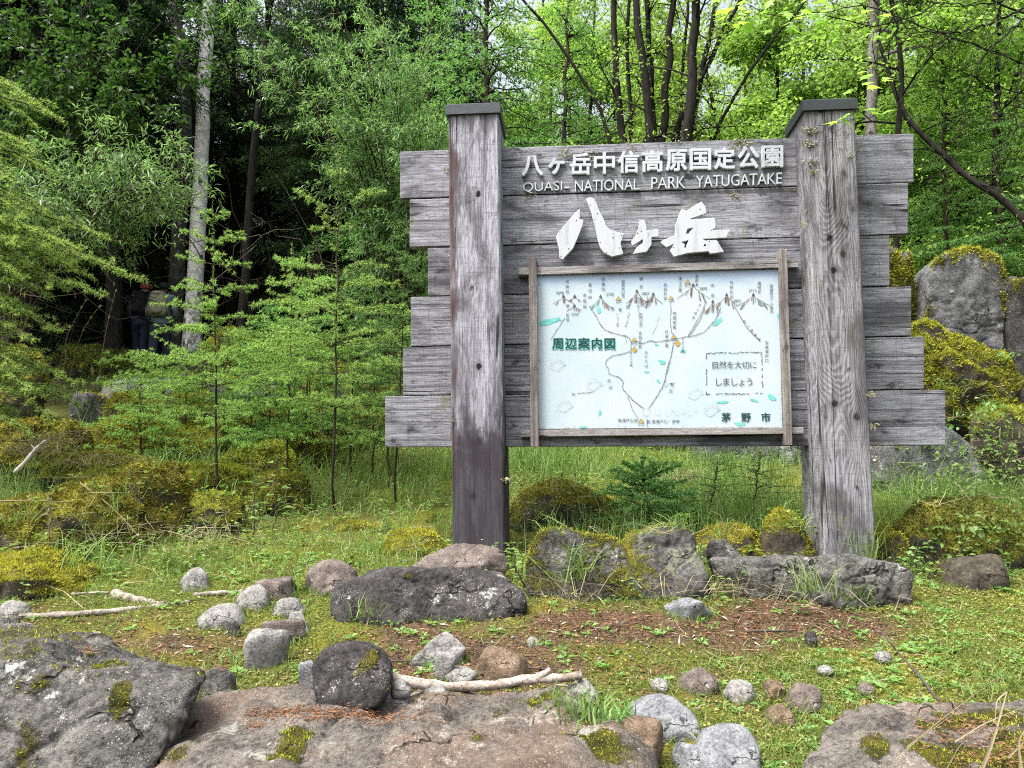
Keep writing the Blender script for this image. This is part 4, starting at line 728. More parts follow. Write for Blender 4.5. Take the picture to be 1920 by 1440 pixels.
def foliage_broad(A, out, rng, per, L, Wd, spread, hang=.3):
    P = []; D = []
    for q in out:
        m = len(q); k = per; t = rng.uniform(.15, 1, k)*(m-1); i = t.astype(int).clip(0, m-2); f = (t-i)[:, None]; P.append(q[i]*(1-f)+q[i+1]*f+rng.normal(size=(k, 3))*np.array([1, 1, .45])*spread); D.append(nrm(q[-1]-q[0])[None].repeat(k, 0))
    P = np.concatenate(P); D = np.concatenate(D); n = len(P)
    D = D+rng.normal(size=(n, 3))*.8; D[:, 2] -= hang; U = np.array([0, 0, 1.])+rng.normal(size=(n, 3))*.45
    leaves(A, P, D, U, rng.uniform(.6, 1.25, n)*L, rng.uniform(.7, 1.2, n)*Wd, .15, rng=rng)
def broad_tree(name, label, cat, trunk, r0, seed, leaf, bark, H0=.25, nl=12, Llimb=2.6, per=14, L=.075, Wd=.045, spread=.12, group=None, cfg=BROAD, r1=.25, towards=None):
    """trunk: list of world points; the root Empty stands at its foot."""
    rng = np.random.default_rng(seed); T = smooth_poly(trunk, 22); base = T[0].copy(); T = T-base; root = empty(name, tuple(base), label, cat, group)
    A = Acc(); T2 = T.copy(); T2[1:-1] += rng.normal(size=(20, 3))*r0*.05; rad = r0*np.linspace(1, r1, 22); rad[:2] *= (1.5, 1.15); tube(A, T2, rad, 9); out = []; B = Acc()
    for j in range(nl):
        t = H0+(1-H0)*(j+rng.random()*.6)/nl; i = min(20, int(t*21)); a = rng.uniform(0, 2*PI); d = np.array([math.cos(a), math.sin(a), rng.uniform(.1, .9)])
        if towards is not None and rng.random() < .5: d = nrm(np.array(towards)+rng.normal(size=3)*.5)
        limb(A, T2[i], d, Llimb*rng.uniform(.6, 1.2)*(1.1-.5*t), rad[i]*.45, 0, rng, out, cfg)
    A.build('trunk', M[bark], root, True); foliage_broad(B, out, rng, per, L, Wd, spread); B.build('crown', M[leaf], root)
    return root
def spray(Aw, An, p0, p1, rng, sag=.0, twig=.3, step=.045, dense=6, nl=.03, nw=.0035, r=.006, rough=.02, flat=.25, up=.0, tuft=1.0):
    """conifer branch: leader from p0 to p1 with side twigs, each set with needle tufts."""
    p0, p1 = np.asarray(p0, float), np.asarray(p1, float); L = np.linalg.norm(p1-p0); n = max(5, int(L/.09)); P = bez(p0, p1, -sag, n, rough*L*.3, rng)
    tube(Aw, P, np.linspace(r, r*.3, n), 4, False); lines = [P[max(1, n//8):]]
    d = nrm(p1-p0); sd = nrm(np.cross(d, [0, 0, 1.]))
    m = max(3, int(L/.075))
    for j in range(m):
        t = (j+.5+rng.uniform(-.3, .3))/m
        if t < .12: continue
        f = t*(n-1); i = min(n-2, int(f)); q = P[i]+(P[i+1]-P[i])*(f-i); s = 1 if j % 2 else -1
        l = twig*L*(1.08-t)*rng.uniform(.55, 1.2)+.02; e = q+(d*.75+sd*s*rng.uniform(.6, 1.)+np.array([0, 0, rng.normal()*flat+up]))*l; Q = bez(q, e, -.06*l, 5, .012, rng)
        tube(Aw, Q, np.linspace(r*.35, r*.15, 5), 3, False); lines.append(Q)
        if l > .22:
            for u in np.arange(.3, .95, .2):
                q2 = q+(e-q)*u; s2 = nrm(np.cross(e-q, [0, 0, 1.]))*(1 if rng.random() < .5 else -1); e2 = q2+(nrm(e-q)*.7+s2*.7+np.array([0, 0, rng.normal()*flat*.6]))*l*.35*rng.uniform(.6, 1.2); lines.append(np.array([q2, (q2+e2)/2, e2])); tube(Aw, lines[-1], r*.15, 3, False)
    C = []; DD = []
    for Q in lines:
        l = np.linalg.norm(np.diff(Q, axis=0), axis=1).sum(); k = max(2, int(l/step)); t = np.linspace(.03, 1, k)*(len(Q)-1); i = t.astype(int).clip(0, len(Q)-2); f = (t-i)[:, None]; C.append(Q[i]*(1-f)+Q[i+1]*f); DD.append(nrm(Q[i+1]-Q[i]))
    C = np.repeat(np.concatenate(C), dense, 0); DD = np.repeat(np.concatenate(DD), dense, 0); k = len(C)
    D = nrm(rng.normal(size=(k, 3)))*tuft+DD*.55+np.array([0, 0, .25]); needles(An, C, D, rng.uniform(.6, 1.15, k)*nl, nw, rng)
def larch_sapling(base, top, label, seed, spec, group='young larches', leaf='larch', nl=.03, nw=.0055, r0=.010, dense=14, step=.030, name='young_larch'):
    """spec: list of (height fraction, [(azimuth deg, length, rise), ...])."""
    rng = np.random.default_rng(seed); base, top = np.array(base), np.array(top); root = empty(name, tuple(base), label, 'tree', group); H = top-base
    A, B = Acc(), Acc(); T = bez([0, 0, 0], H, 0, 14, .008, rng); tube(A, T, np.linspace(r0, .003, 14), 6)
    for t, brs in spec:
        p = H*t
        for az, l, rise in brs:
            a = R(az); spray(A, B, p, p+np.array([math.cos(a)*l, math.sin(a)*l, rise*l]), rng, .06*l*rng.uniform(-.5, 2), .42, step, dense, nl, nw, r0*.35)
    for t in rng.uniform(spec[0][0], .75, 14): a = rng.uniform(0, 2*PI); l = rng.uniform(.12, .4)*(1.15-t); spray(A, B, H*t, H*t+np.array([math.cos(a)*l, math.sin(a)*l, rng.normal()*.15*l]), rng, .03*l, .42, step, dense, nl, nw, r0*.3)
    C = np.repeat(np.array([H*t for t in np.arange(.45, 1.0, .012)]), 4, 0); needles(B, C, rng.normal(size=(len(C), 3))+np.array([0, 0, .5]), nl, nw, rng)
    A.build('trunk', M['bark_brown'], root, True); B.build('crown', M[leaf], root); return root
def auto_spec(rng, n, t0, lmax, k=(4, 6), rise=.12, top=.12):
    s = []
    for i in range(n):
        t = t0+(1-t0)*(i/n)**.9; L = lmax*(1-(t-t0)/(1-t0))*.85+top
        s.append((t, [(rng.uniform(0, 360), L*rng.uniform(.6, 1.15), rise+rng.normal()*.1+.35*max(0, t-.6)) for _ in range(rng.integers(*k))]))
    return s

# ------------------------------------------------------------------ the forest
def up_pts(px, Y, extra=0., ground_foot=True):
    P = [at(x, y, Y) for x, y in px]; f = P[0]; g = g1(f[0], f[1])
    if ground_foot: P[0] = np.array([f[0]+(P[0][0]-P[1][0])*0, f[1], g-.15])
    if extra: d = nrm(P[-1]-P[-2]); P.append(P[-1]+d*extra)
    return np.array(P)
broad_tree('birch_tree', 'white barked birch trunk beside the hikers', 'tree', up_pts([(358, 690), (361, 600), (370, 470), (376, 330), (382, 200), (388, 60), (393, -40)], 14, 5), .165, 1, 'willow', 'birch', .68, 9, 2.2, 12, .07, .03, r1=.5)
broad_tree('old_tree', 'grey forked trunk with pale lichen just behind the birch', 'tree', up_pts([(325, 700), (332, 480), (345, 330), (352, 180), (335, 60), (310, -60)], 15.5, 4), .17, 2, 'broad_dark', 'bark_grey', .62, 10, 2.6, 14, .08, .05, r1=.5)
broad_tree('leaning_tree', 'thin dark leaning trunk right of the birch', 'tree', up_pts([(448, 720), (462, 480), (470, 330), (492, 150), (505, 20)], 13.5, 3), .085, 3, 'broad_dark', 'bark_dark', .5, 10, 2.2, 12, .08, .05, r1=.6)
# dark conifers: three kinds, copied through the left forest
def conifer(seed, H, r, crown0, leafm='conifer', bark='bark_dark', dead=40, lmax=2.4, nb=34, nl=.12, label='', name='conifer_tree', group='', dense=2, flatten=.2, droop=.25):
    rng = np.random.default_rng(seed); root = empty(name, (0, 0, 0), label, 'tree', group); A, B = Acc(), Acc()
    T = bez([0, 0, -.3], [rng.normal()*.3, rng.normal()*.3, H], 0, 16, .03, rng); rad = np.linspace(r, .02, 16); rad[0] *= 1.3; tube(A, T, rad, 8)
    def tp(z): return np.array([np.interp(z, T[:, 2], T[:, 0]), np.interp(z, T[:, 2], T[:, 1]), z])
    for i in range(dead):
        z = rng.uniform(.6, crown0+2.5); a = rng.uniform(0, 2*PI); l = rng.uniform(.5, 2.0); d = np.array([math.cos(a), math.sin(a), rng.uniform(-.35, .2)]); Q = bez(tp(z), tp(z)+d*l, rng.uniform(-.1, .12), 6, .04, rng); tube(A, Q, np.linspace(.018, .004, 6), 3, False)
        for j in range(6):
            q = Q[rng.integers(2, 6)]; e = q+nrm(d+rng.normal(size=3)*.7)*rng.uniform(.15, .6); tube(A, bez(q, e, .03, 4, .02, rng), np.linspace(.006, .002, 4), 3, False)
    for i in range(nb):
        z = crown0+(H-crown0)*(i/nb); l0 = lmax*(1-.85*i/nb)
        for j in range(4):
            a = rng.uniform(0, 2*PI); l = l0*rng.uniform(.6, 1.15); p = tp(z+rng.uniform(-.2, .2)); e = p+np.array([math.cos(a)*l, math.sin(a)*l, -droop*l+rng.normal()*.15]); Q = bez(p, e, -.12*l, 7, .03, rng); tube(A, Q, np.linspace(.02, .005, 7), 3, False)
            k = int(l/.085); d = nrm(e-p); sd = nrm(np.cross(d, [0, 0, 1.])); PP = []; DD = []
            for s in range(k):
                t = .12+.88*(s+rng.random())/k; f = t*6; ii = min(5, int(f)); q = Q[ii]+(Q[ii+1]-Q[ii])*(f-ii); sg = 1 if s % 2 else -1; tl = .42*l*(1.1-t)*rng.uniform(.5, 1.2)+.08; dv = nrm(d*.7+sd*sg+np.array([0, 0, rng.normal()*flatten-.15])); m = max(3, int(tl/.055))
                u = np.linspace(.1, 1, m)[:, None]; PP.append(np.repeat(q+dv*tl*u, dense, 0)); DD.append(np.repeat(dv[None], m*dense, 0))
            PP = np.concatenate(PP); DD = np.concatenate(DD); n = len(PP); leaves(B, PP+rng.normal(size=(n, 3))*.012, DD+rng.normal(size=(n, 3))*.75, np.array([0, 0, 1.])+rng.normal(size=(n, 3))*.3, rng.uniform(.6, 1.2, n)*nl, .03, .1, rng=rng)
    A.build('trunk', M[bark], root, True); B.build('crown', M[leafm], root); return root
def put(proto, x, y, rz, sc, first, label=None):
    o = proto if first else copy_tree(proto)
    o.location = (x, y, g1(x, y)-.05); o.rotation_euler = (0, 0, rz); o.scale = (sc,)*3
    if label: o['label'] = label
    return o
def XY(px, Y): return (px-960)/FPX*Y
rg = np.random.default_rng(17)
GD = 'dark conifers of the shady forest'
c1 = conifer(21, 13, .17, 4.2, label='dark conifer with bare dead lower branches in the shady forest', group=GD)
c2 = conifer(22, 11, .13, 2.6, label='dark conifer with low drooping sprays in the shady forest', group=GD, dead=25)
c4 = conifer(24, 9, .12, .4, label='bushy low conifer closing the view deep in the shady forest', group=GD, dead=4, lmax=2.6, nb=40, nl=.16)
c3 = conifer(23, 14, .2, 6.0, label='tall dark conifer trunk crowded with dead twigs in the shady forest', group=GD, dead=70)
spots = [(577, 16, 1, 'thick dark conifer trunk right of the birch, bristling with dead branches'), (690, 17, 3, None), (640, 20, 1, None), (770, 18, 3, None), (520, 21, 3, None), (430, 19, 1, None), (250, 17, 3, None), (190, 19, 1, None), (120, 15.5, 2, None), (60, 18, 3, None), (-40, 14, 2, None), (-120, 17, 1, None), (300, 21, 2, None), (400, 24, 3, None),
         (480, 26, 2, None), (560, 27, 1, None), (660, 28, 2, None), (740, 25, 2, None), (820, 24, 3, None), (880, 29, 1, None), (20, 24, 2, None), (130, 26, 1, None), (230, 28, 2, None), (350, 31, 2, None), (-80, 30, 1, None), (600, 34, 2, None), (780, 35, 2, None), (100, 36, 2, None), (250, 37, 1, None), (450, 38, 2, None), (-220, 22, 2, None), (-300, 15, 1, None), (-180, 12, 3, None), (20, 12.5, 1, None), (850, 19, 2, None), (700, 40, 1, None), (900, 42, 2, None), (320, 43, 2, None), (-50, 42, 2, None), (200, 13.5, 3, None)]+[(x, y, 4, None) for x, y in ((-60, 24, ), (60, 27), (170, 23), (250, 31), (330, 25), (420, 29), (500, 22), (560, 31), (620, 24), (700, 22), (760, 30), (830, 27), (450, 34), (300, 36), (130, 33), (680, 34), (380, 21), (20, 20), (880, 34), (590, 20), (960, 40), (540, 40), (220, 42), (780, 22), (640, 17.5), (720, 18.5), (130, 17.5), (40, 16))]  # far-left ones stand out of view, added to block skylight from the side
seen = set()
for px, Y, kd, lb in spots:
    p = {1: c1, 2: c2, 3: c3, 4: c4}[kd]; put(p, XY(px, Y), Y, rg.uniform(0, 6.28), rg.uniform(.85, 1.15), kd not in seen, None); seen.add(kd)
    if lb: p['label'] = lb if False else p['label']
# bright broadleaved trees: copied through the sunny forest
GB = 'bright broadleaved trees of the sunny forest'
def proto_broad(seed, H, label, r=.11, nl=16, per=16, L=.10, Wd=.06, leaf='broad', grp=GB, Ll=2.8, H0=.12, bark='bark_dark', spread=.16):
    rng = np.random.default_rng(seed); return broad_tree('broadleaf_tree', label, 'tree', [(0, 0, -.3), (rng.normal()*.3, rng.normal()*.3, H*.4), (rng.normal()*.6, rng.normal()*.6, H)], r, seed, leaf, bark, H0, nl, Ll, per, L, Wd, spread, grp)
b1 = proto_broad(31, 9, 'bright yellow green broadleaved tree with layered sprays in the sunny forest', nl=20)
b2 = proto_broad(32, 11, 'tall fresh green broadleaved tree with an open crown in the sunny forest', nl=22, Ll=3.0)
b3 = proto_broad(33, 6.5, 'low bushy yellow green tree in the sunny forest', r=.07, nl=18, Ll=2.2, H0=.04)
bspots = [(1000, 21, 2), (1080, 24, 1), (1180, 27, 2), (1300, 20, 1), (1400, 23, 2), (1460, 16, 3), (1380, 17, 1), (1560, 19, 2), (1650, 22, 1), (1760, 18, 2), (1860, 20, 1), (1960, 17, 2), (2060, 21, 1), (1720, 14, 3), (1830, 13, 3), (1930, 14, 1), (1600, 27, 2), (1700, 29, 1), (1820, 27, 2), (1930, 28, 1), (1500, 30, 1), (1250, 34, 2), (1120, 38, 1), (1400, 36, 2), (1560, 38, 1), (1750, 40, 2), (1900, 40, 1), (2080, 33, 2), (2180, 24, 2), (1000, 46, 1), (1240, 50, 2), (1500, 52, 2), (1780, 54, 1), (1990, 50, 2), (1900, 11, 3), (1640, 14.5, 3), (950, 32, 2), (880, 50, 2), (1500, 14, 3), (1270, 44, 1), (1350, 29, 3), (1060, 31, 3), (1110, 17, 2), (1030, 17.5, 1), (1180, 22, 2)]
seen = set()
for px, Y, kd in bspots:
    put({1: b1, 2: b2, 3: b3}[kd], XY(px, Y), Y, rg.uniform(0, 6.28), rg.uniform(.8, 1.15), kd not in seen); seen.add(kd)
# feathery larches behind the sign and right
GL = 'feathery larches behind the board'
def big_larch(seed, H, label, leaf='larch_dim', r=.1, lmax=2.6, crown0=.8, nb=26):
    return conifer(seed, H, r, crown0, leaf, 'bark_brown', 6, lmax, nb, .075, label, 'larch_tree', GL, 3, .12, .08)
l1 = big_larch(41, 8.5, 'feathery green larch with level sprays behind the board'); l2 = big_larch(42, 7, 'bright feathery larch beyond the standing stones', 'larch', .07)
put(l1, XY(930, 12.5), 12.5, 1.0, 1.0, True, 'feathery green larch behind the left post'); put(l1, XY(1040, 14), 14, 3.0, .9, False, 'feathery green larch with level sprays behind the board centre'); put(l1, XY(780, 14.5), 14.5, 4.4, 1.05, False, 'feathery larch at the edge of the dark forest')
put(l2, XY(1800, 11.5), 11.5, 2., .95, True, 'bright feathery larch directly behind the standing stone'); put(l2, XY(1690, 13), 13, 5., 1.05, False, 'bright feathery larch behind the right ends of the planks'); put(l2, XY(1960, 12.5), 12.5, .6, 1.1, False, 'bright feathery larch at the right edge'); put(l1, XY(1780, 10), 10, 3.3, .5, False, 'small dim larch above the standing stone'); put(l1, XY(1900, 9.5), 9.5, 1.3, .5, False, 'small dim larch right of the standing stone')
# the many stemmed dark tree
def multistem():
    rng = np.random.default_rng(51); Y = 12.0; f = at(1225, 700, Y); base = np.array([f[0], Y, g1(f[0], Y)-.1]); root = empty('multistem_tree', tuple(base), 'dark tree of many slender stems rising behind the board', 'tree'); A, B = Acc(), Acc(); out = []
    for dY, w, px in ((0, .10, [(1205, 600), (1171, 262), (1154, 150), (1150, 20)]), (.3, .06, [(1210, 600), (1182, 262), (1178, 120), (1180, 10)]), (-.3, .11, [(1222, 600), (1221, 262), (1208, 150), (1198, 60), (1190, -40)]), (.5, .09, [(1225, 600), (1228, 262), (1215, 90), (1212, -20)]), (-.1, .10, [(1232, 600), (1238, 262), (1252, 120), (1262, -30)]),
                      (.2, .07, [(1236, 600), (1252, 262), (1310, 150), (1345, 80)]), (-.5, .13, [(1240, 600), (1285, 262), (1300, 100), (1306, -60)]), (.4, .08, [(1240, 600), (1290, 250), (1325, 100), (1345, -30)]), (.1, .05, [(1200, 600), (1140, 230), (1080, 120), (1030, 60)]), (.6, .05, [(1245, 600), (1340, 240), (1420, 110), (1460, 60)]), (.6, .05, [(1235, 600), (1272, 262), (1284, 100), (1290, -30)])):
        P = np.array([base]+[at(x, y, Y+dY) for x, y in px]); P = np.concatenate([P, [P[-1]+nrm(P[-1]-P[-2])*2.0]])-base; P = smooth_poly(P, 20); P[2:] += rng.normal(size=(18, 3))*.02; rad = np.linspace(w, w*.35, 20); tube(A, P, rad, 7)
        for j in range(12):
            t = rng.uniform(.35, 1); i = min(18, int(t*19)); a = rng.uniform(0, 2*PI); limb(A, P[i], (math.cos(a), math.sin(a), rng.uniform(.1, .9)), rng.uniform(.8, 1.9), rad[i]*.3, 1, rng, out, dict(BROAD, kids=(6, 5)))
    A.build('trunk', M['bark_dark'], root, True); foliage_broad(B, out, rng, 9, .075, .045, .1); B.build('crown', M['broad'], root)
multistem()
# single trunks at the right
broad_tree('pale_tree', 'pale mottled trunk rising behind the right post', 'tree', up_pts([(1630, 560), (1632, 250), (1636, 120), (1640, 0)], 10, 3), .085, 61, 'broad', 'bark_pale', .6, 10, 2.2, 14, .08, .05, r1=.7)
broad_tree('curved_tree', 'dark curved trunk right of the right post', 'tree', up_pts([(1670, 560), (1678, 250), (1698, 170), (1690, 80), (1668, 0), (1660, -60)], 9.5, 1.5), .05, 62, 'broad', 'bark_dark', .5, 10, 1.8, 12, .075, .045, r1=.5)
def leaning():
    rng = np.random.default_rng(63); Y = 8.6; P = [at(x, y, Y+d) for x, y, d in ((2000, 560, -.2), (1930, 400, 0), (1880, 372, .1), (1815, 340, .3), (1765, 285, .4), (1706, 246, .5), (1660, 130, .6), (1645, 40, .7))]; P[0][2] = g1(P[0][0], P[0][1])-.1
    base = P[0].copy(); root = empty('leaning_tree', tuple(base), 'crooked dark bough slanting down to the right beyond the upper right planks', 'tree'); A, B = Acc(), Acc(); out = []; T = smooth_poly(np.array(P)-base, 26); T[2:] += rng.normal(size=(24, 3))*.012; rad = np.linspace(.06, .02, 26); tube(A, T, rad, 8)
    for j in range(16): i = rng.integers(6, 25); limb(A, T[i], rng.normal(size=3)+np.array([0, -.2, .3]), rng.uniform(.5, 1.4), .012, 1, rng, out, dict(BROAD, kids=(5, 5)))
    A.build('trunk', M['bark_dark'], root, True); foliage_broad(B, out, rng, 5, .06, .03, .08); B.build('crown', M['broad'], root)
leaning()
# willows with slender leaves, and the foreground larch at the left edge
def willow(name, label, foot, tips, seed, Y0, per=26, n2=6, leaf='willow', L=.085, Wd=.014, r=.03, sag=.15, ln=.55, imin=6):
    rng = np.random.default_rng(seed); base = np.array([foot[0], foot[1], g1(foot[0], foot[1])-.1]); root = empty(name, tuple(base), label, 'shrub'); A, B = Acc(), Acc(); out = []
    for (px, py, Y) in tips:
        e = at(px, py, Y)-base; mid = e*.55+np.array([0, 0, .25*abs(e[2])]); P = smooth_poly([np.zeros(3), mid*.5+np.array([0, 0, .3]), mid, e], 16); P[1:] += rng.normal(size=(15, 3))*.02; tube(A, P, np.linspace(r, .005, 16), 5)
        for j in range(n2*3):
            i = rng.integers(imin, 16); d = nrm(P[min(15, i+1)]-P[i-1])+rng.normal(size=3)*.8; l = rng.uniform(.4, 1.2)*ln; Q = bez(P[i], P[i]+nrm(d)*l, -sag*l, 7, .02, rng); tube(A, Q, np.linspace(.006, .002, 7), 3, False); out.append(Q)
            for k in range(3): m = rng.integers(2, 6); E = Q[m]+nrm(nrm(d)+rng.normal(size=3)*.7)*l*.5; out.append(bez(Q[m], E, -.05, 5)); tube(A, out[-1], .002, 3, False)
    foliage_broad(B, out, rng, per, L, Wd, .022, .2); A.build('trunk', M['bark_brown'], root, True); B.build('crown', M[leaf], root); return root
willow('willow_shrub', 'pale green willow shrub with slender leaves at the left, in front of the dark forest', (-6.4, 7.8), [(60, 330, 6.6), (180, 310, 6.6), (230, 330, 6.5), (280, 320, 6.6), (330, 340, 6.6), (300, 385, 6.5), (200, 390, 6.4), (130, 350, 6.4), (60, 390, 6.3), (345, 395, 6.8), (150, 420, 6.4), (260, 350, 6.4)], 71, 6.6, 12, 5, imin=11)
willow('willow_tree', 'large willow with hanging grey green sprays above the left planks', (-1.3, 9.6), [(560, 60, 8.6), (620, 110, 8.4), (690, 120, 8.4), (740, 170, 8.3), (790, 190, 8.3), (830, 170, 8.4), (700, 230, 8.2), (780, 240, 8.2), (640, 30, 8.8), (720, 40, 8.8), (520, 120, 8.6), (600, 190, 8.3), (470, 60, 9), (560, -40, 9), (680, -40, 9), (780, 110, 8.6), (740, 100, 8.2), (650, 160, 8.2), (790, 290, 8.2)], 72, 8.5, 20, 6, sag=-.12, ln=.75)
willow('arching_shrub', 'broadleaved boughs hanging into the top left corner', (-7.2, 10.5), [(40, 60, 9.5), (100, 40, 9.5), (160, 90, 9.3), (220, 60, 9.5), (270, 120, 9.3), (210, 140, 9.2), (130, 130, 9.2), (60, 140, 9.2), (300, 40, 9.8), (180, -20, 9.8), (90, -30, 9.8), (250, 10, 9.6), (320, 150, 9.6), (20, 10, 9.6)], 73, 9.5, 10, 6, 'broad_dark', .10, .05, sag=-.1, ln=.7)
def edge_larch():
    rng = np.random.default_rng(81); base = np.array([-4.3, 5.3, 0]); base[2] = g1(-4.3, 5.3)-.1; root = empty('larch_tree', tuple(base), 'larch outside the left edge reaching bright drooping sprays into the picture', 'tree', 'larches near the path'); A, B = Acc(), Acc()
    T = bez([0, 0, 0], [.1, 0, 5.6], 0, 12, .02, rng); tube(A, T, np.linspace(.09, .02, 12), 8)
    for px, py, Y, z0 in ((262, 524, 5.0, 2.5), (190, 556, 4.9, 2.3), (115, 228, 5.0, 3.5), (60, 285, 4.9, 3.2), (130, 500, 5.0, 2.4), (95, 470, 4.8, 2.7), (100, 330, 5.2, 3.0), (205, 450, 5.2, 2.6), (150, 470, 4.7, 2.5), (60, 190, 5.0, 3.6), (50, 410, 4.8, 2.8), (110, 620, 4.9, 1.9), (60, 640, 4.8, 1.7), (90, 560, 5.0, 2.1), (40, 520, 4.7, 2.3), (140, 720, 4.9, 1.5), (100, 780, 4.8, 1.3), (60, 730, 4.7, 1.4), (150, 765, 5.1, 1.3), (30, 690, 4.8, 1.5), (30, 590, 4.8, 1.9), (80, 400, 5.1, 2.9), (20, 340, 4.8, 3.1), (30, 460, 4.7, 2.6), (170, 520, 5.2, 2.4), (60, 820, 4.8, 1.0)):
        e = at(px, py, Y)-base; z0 = e[2]+.16+.25*(z0-e[2]); spray(A, B, [.05, 0, z0], e, rng, .10, .30, .026, 16, .034, .0056, .012, .02, .22)
    A.build('trunk', M['bark_brown'], root, True); B.build('crown', M['larch'], root)
edge_larch()
# young larches on the verge
def foot(px, py): return hit(px, py)
b = hit(408, 960); rng_ = np.random.default_rng(91)
def T_at(px, py, Y): return at(px, py, Y)
Yb = b[1]
larch_sapling(b, T_at(398, 385, Yb), 'tall young larch with bright level branches left of the board', 91,
              [(.30, [(180, .55, .12), (10, .5, .1), (250, .45, 0), (100, .4, .1), (320, .4, 0)]), (.40, [(178, .9, .02), (0, .85, .08), (215, .7, -.05), (330, .75, 0), (80, .5, .1), (150, .6, .05)]), (.47, [(190, .8, .0), (5, .95, .12), (25, .6, .1), (240, .6, 0), (300, .6, .05), (130, .5, .1)]), (.56, [(180, .45, .05), (350, .5, .12), (60, .3, .1), (260, .4, 0)]),
               (.63, [(185, .42, .18), (5, .36, .0), (110, .3, .1), (290, .32, .1)]), (.71, [(180, .3, .1), (0, .3, .12), (80, .2, .1), (250, .25, .1)]), (.80, [(175, .26, .25), (5, .26, .05), (300, .2, .2)]), (.87, [(170, .24, .45), (8, .2, .5), (350, .24, .1), (90, .15, .3)]), (.95, [(180, .09, .6), (0, .1, .5)])], nw=.0054, dense=20)
b = hit(628, 962); Yb = b[1]
larch_sapling(b, T_at(633, 282, Yb), 'second young larch with a long bare leader above its branches', 92,
              [(.28, [(180, .6, .0), (0, .6, .05), (240, .5, 0), (300, .5, .05), (90, .4, 0)]), (.37, [(190, .7, .0), (340, .6, .05), (20, .6, .1), (150, .6, .0), (260, .5, 0)]), (.45, [(180, .75, .05), (0, .6, .1), (230, .6, 0), (310, .5, .05), (60, .4, .1)]), (.53, [(185, .6, .1), (355, .5, .15), (100, .4, .1), (270, .5, .05)]), (.60, [(180, .5, .1), (0, .45, .1), (220, .4, .1), (320, .4, .1)]), (.655, [(180, .35, .15), (10, .35, .15)]), (.82, [(168, .34, .55), (12, .34, .55)]), (.77, [(180, .18, .02), (8, .1, .3)]), (.80, [(178, .10, .1)]), (.93, [(180, .05, .4), (0, .05, .4)])], nw=.0054, dense=19)
rg = np.random.default_rng(7)
for (px, py, tx, ty, n, lm, lb) in ((540, 950, 548, 455, 8, .55, 'young larch between the two tall ones'), (745, 935, 762, 400, 9, .6, 'young larch pressed against the left ends of the planks'), (700, 900, 705, 560, 7, .55, 'short bushy larch in front of the lower left planks'), (590, 880, 575, 560, 8, .6, 'dim bushy larch behind the second young larch'), (470, 900, 470, 620, 7, .5, 'short larch right of the tallest young larch'), (270, 900, 262, 700, 6, .45, 'low larch shoot left of the tallest young larch'), (660, 905, 668, 500, 9, .7, 'dense bushy larch right behind the second young larch'), (510, 900, 505, 560, 9, .6, 'dense bushy larch between the two tall young larches'), (420, 890, 430, 600, 8, .6, 'bushy larch right behind the tallest young larch'), (575, 890, 580, 470, 9, .65, 'feathery larch between the second young larch and the bushy ones'), (730, 900, 728, 560, 8, .65, 'bushy larch beside the lowest left plank'), (350, 880, 352, 640, 7, .5, 'low feathery larch in front of the birch foot')):
    b = hit(px, py); Yb = b[1]+rg.uniform(-.2, .6); b = np.array([XY(px, Yb), Yb, g1(XY(px, Yb), Yb)])
    larch_sapling(b, at(tx, ty, Yb), lb, int(px), auto_spec(rg, n, .22, lm), nw=.0056, r0=.009, leaf='larch_dim' if px in (590, 700, 745, 660, 510) else 'larch')
# small fir under the board
b = hit(1215, 985); Yb = b[1]
rf = np.random.default_rng(95)
larch_sapling(b-np.array([0, 0, .03]), at(1205, 878, Yb), 'small green fir with flat level branches under the board', 95, [(t, [(a+rf.uniform(-15, 15), L*rf.uniform(.75, 1.1), up_+rf.normal()*.06) for a in np.arange(a0, a0+360, 51)]) for t, L, up_, a0 in ((.15, .36, .0, 0), (.32, .42, .06, 20), (.48, .40, .12, 5), (.64, .33, .2, 30), (.80, .25, .32, 10), (.92, .15, .5, 40))], None, 'fir', .020, .0055, .010, 14, .011, 'young_fir')
b = hit(1350, 990); Yb = b[1]+.25
larch_sapling(np.array([b[0], Yb, g1(b[0], Yb)]), at(1345, 860, Yb), 'spindly half bare larch seedling right of the small fir', 96, auto_spec(np.random.default_rng(3), 6, .25, .25, (2, 4)), None, 'larch_dim', .02, .004, .008, 4, .05)
b = hit(1430, 995); Yb = b[1]+.2
larch_sapling(np.array([b[0], Yb, g1(b[0], Yb)]), at(1425, 845, Yb), 'spindly larch seedling in front of the pale lichen rock', 97, auto_spec(np.random.default_rng(4), 6, .3, .22, (2, 4)), None, 'larch_dim', .02, .004, .007, 4, .05)
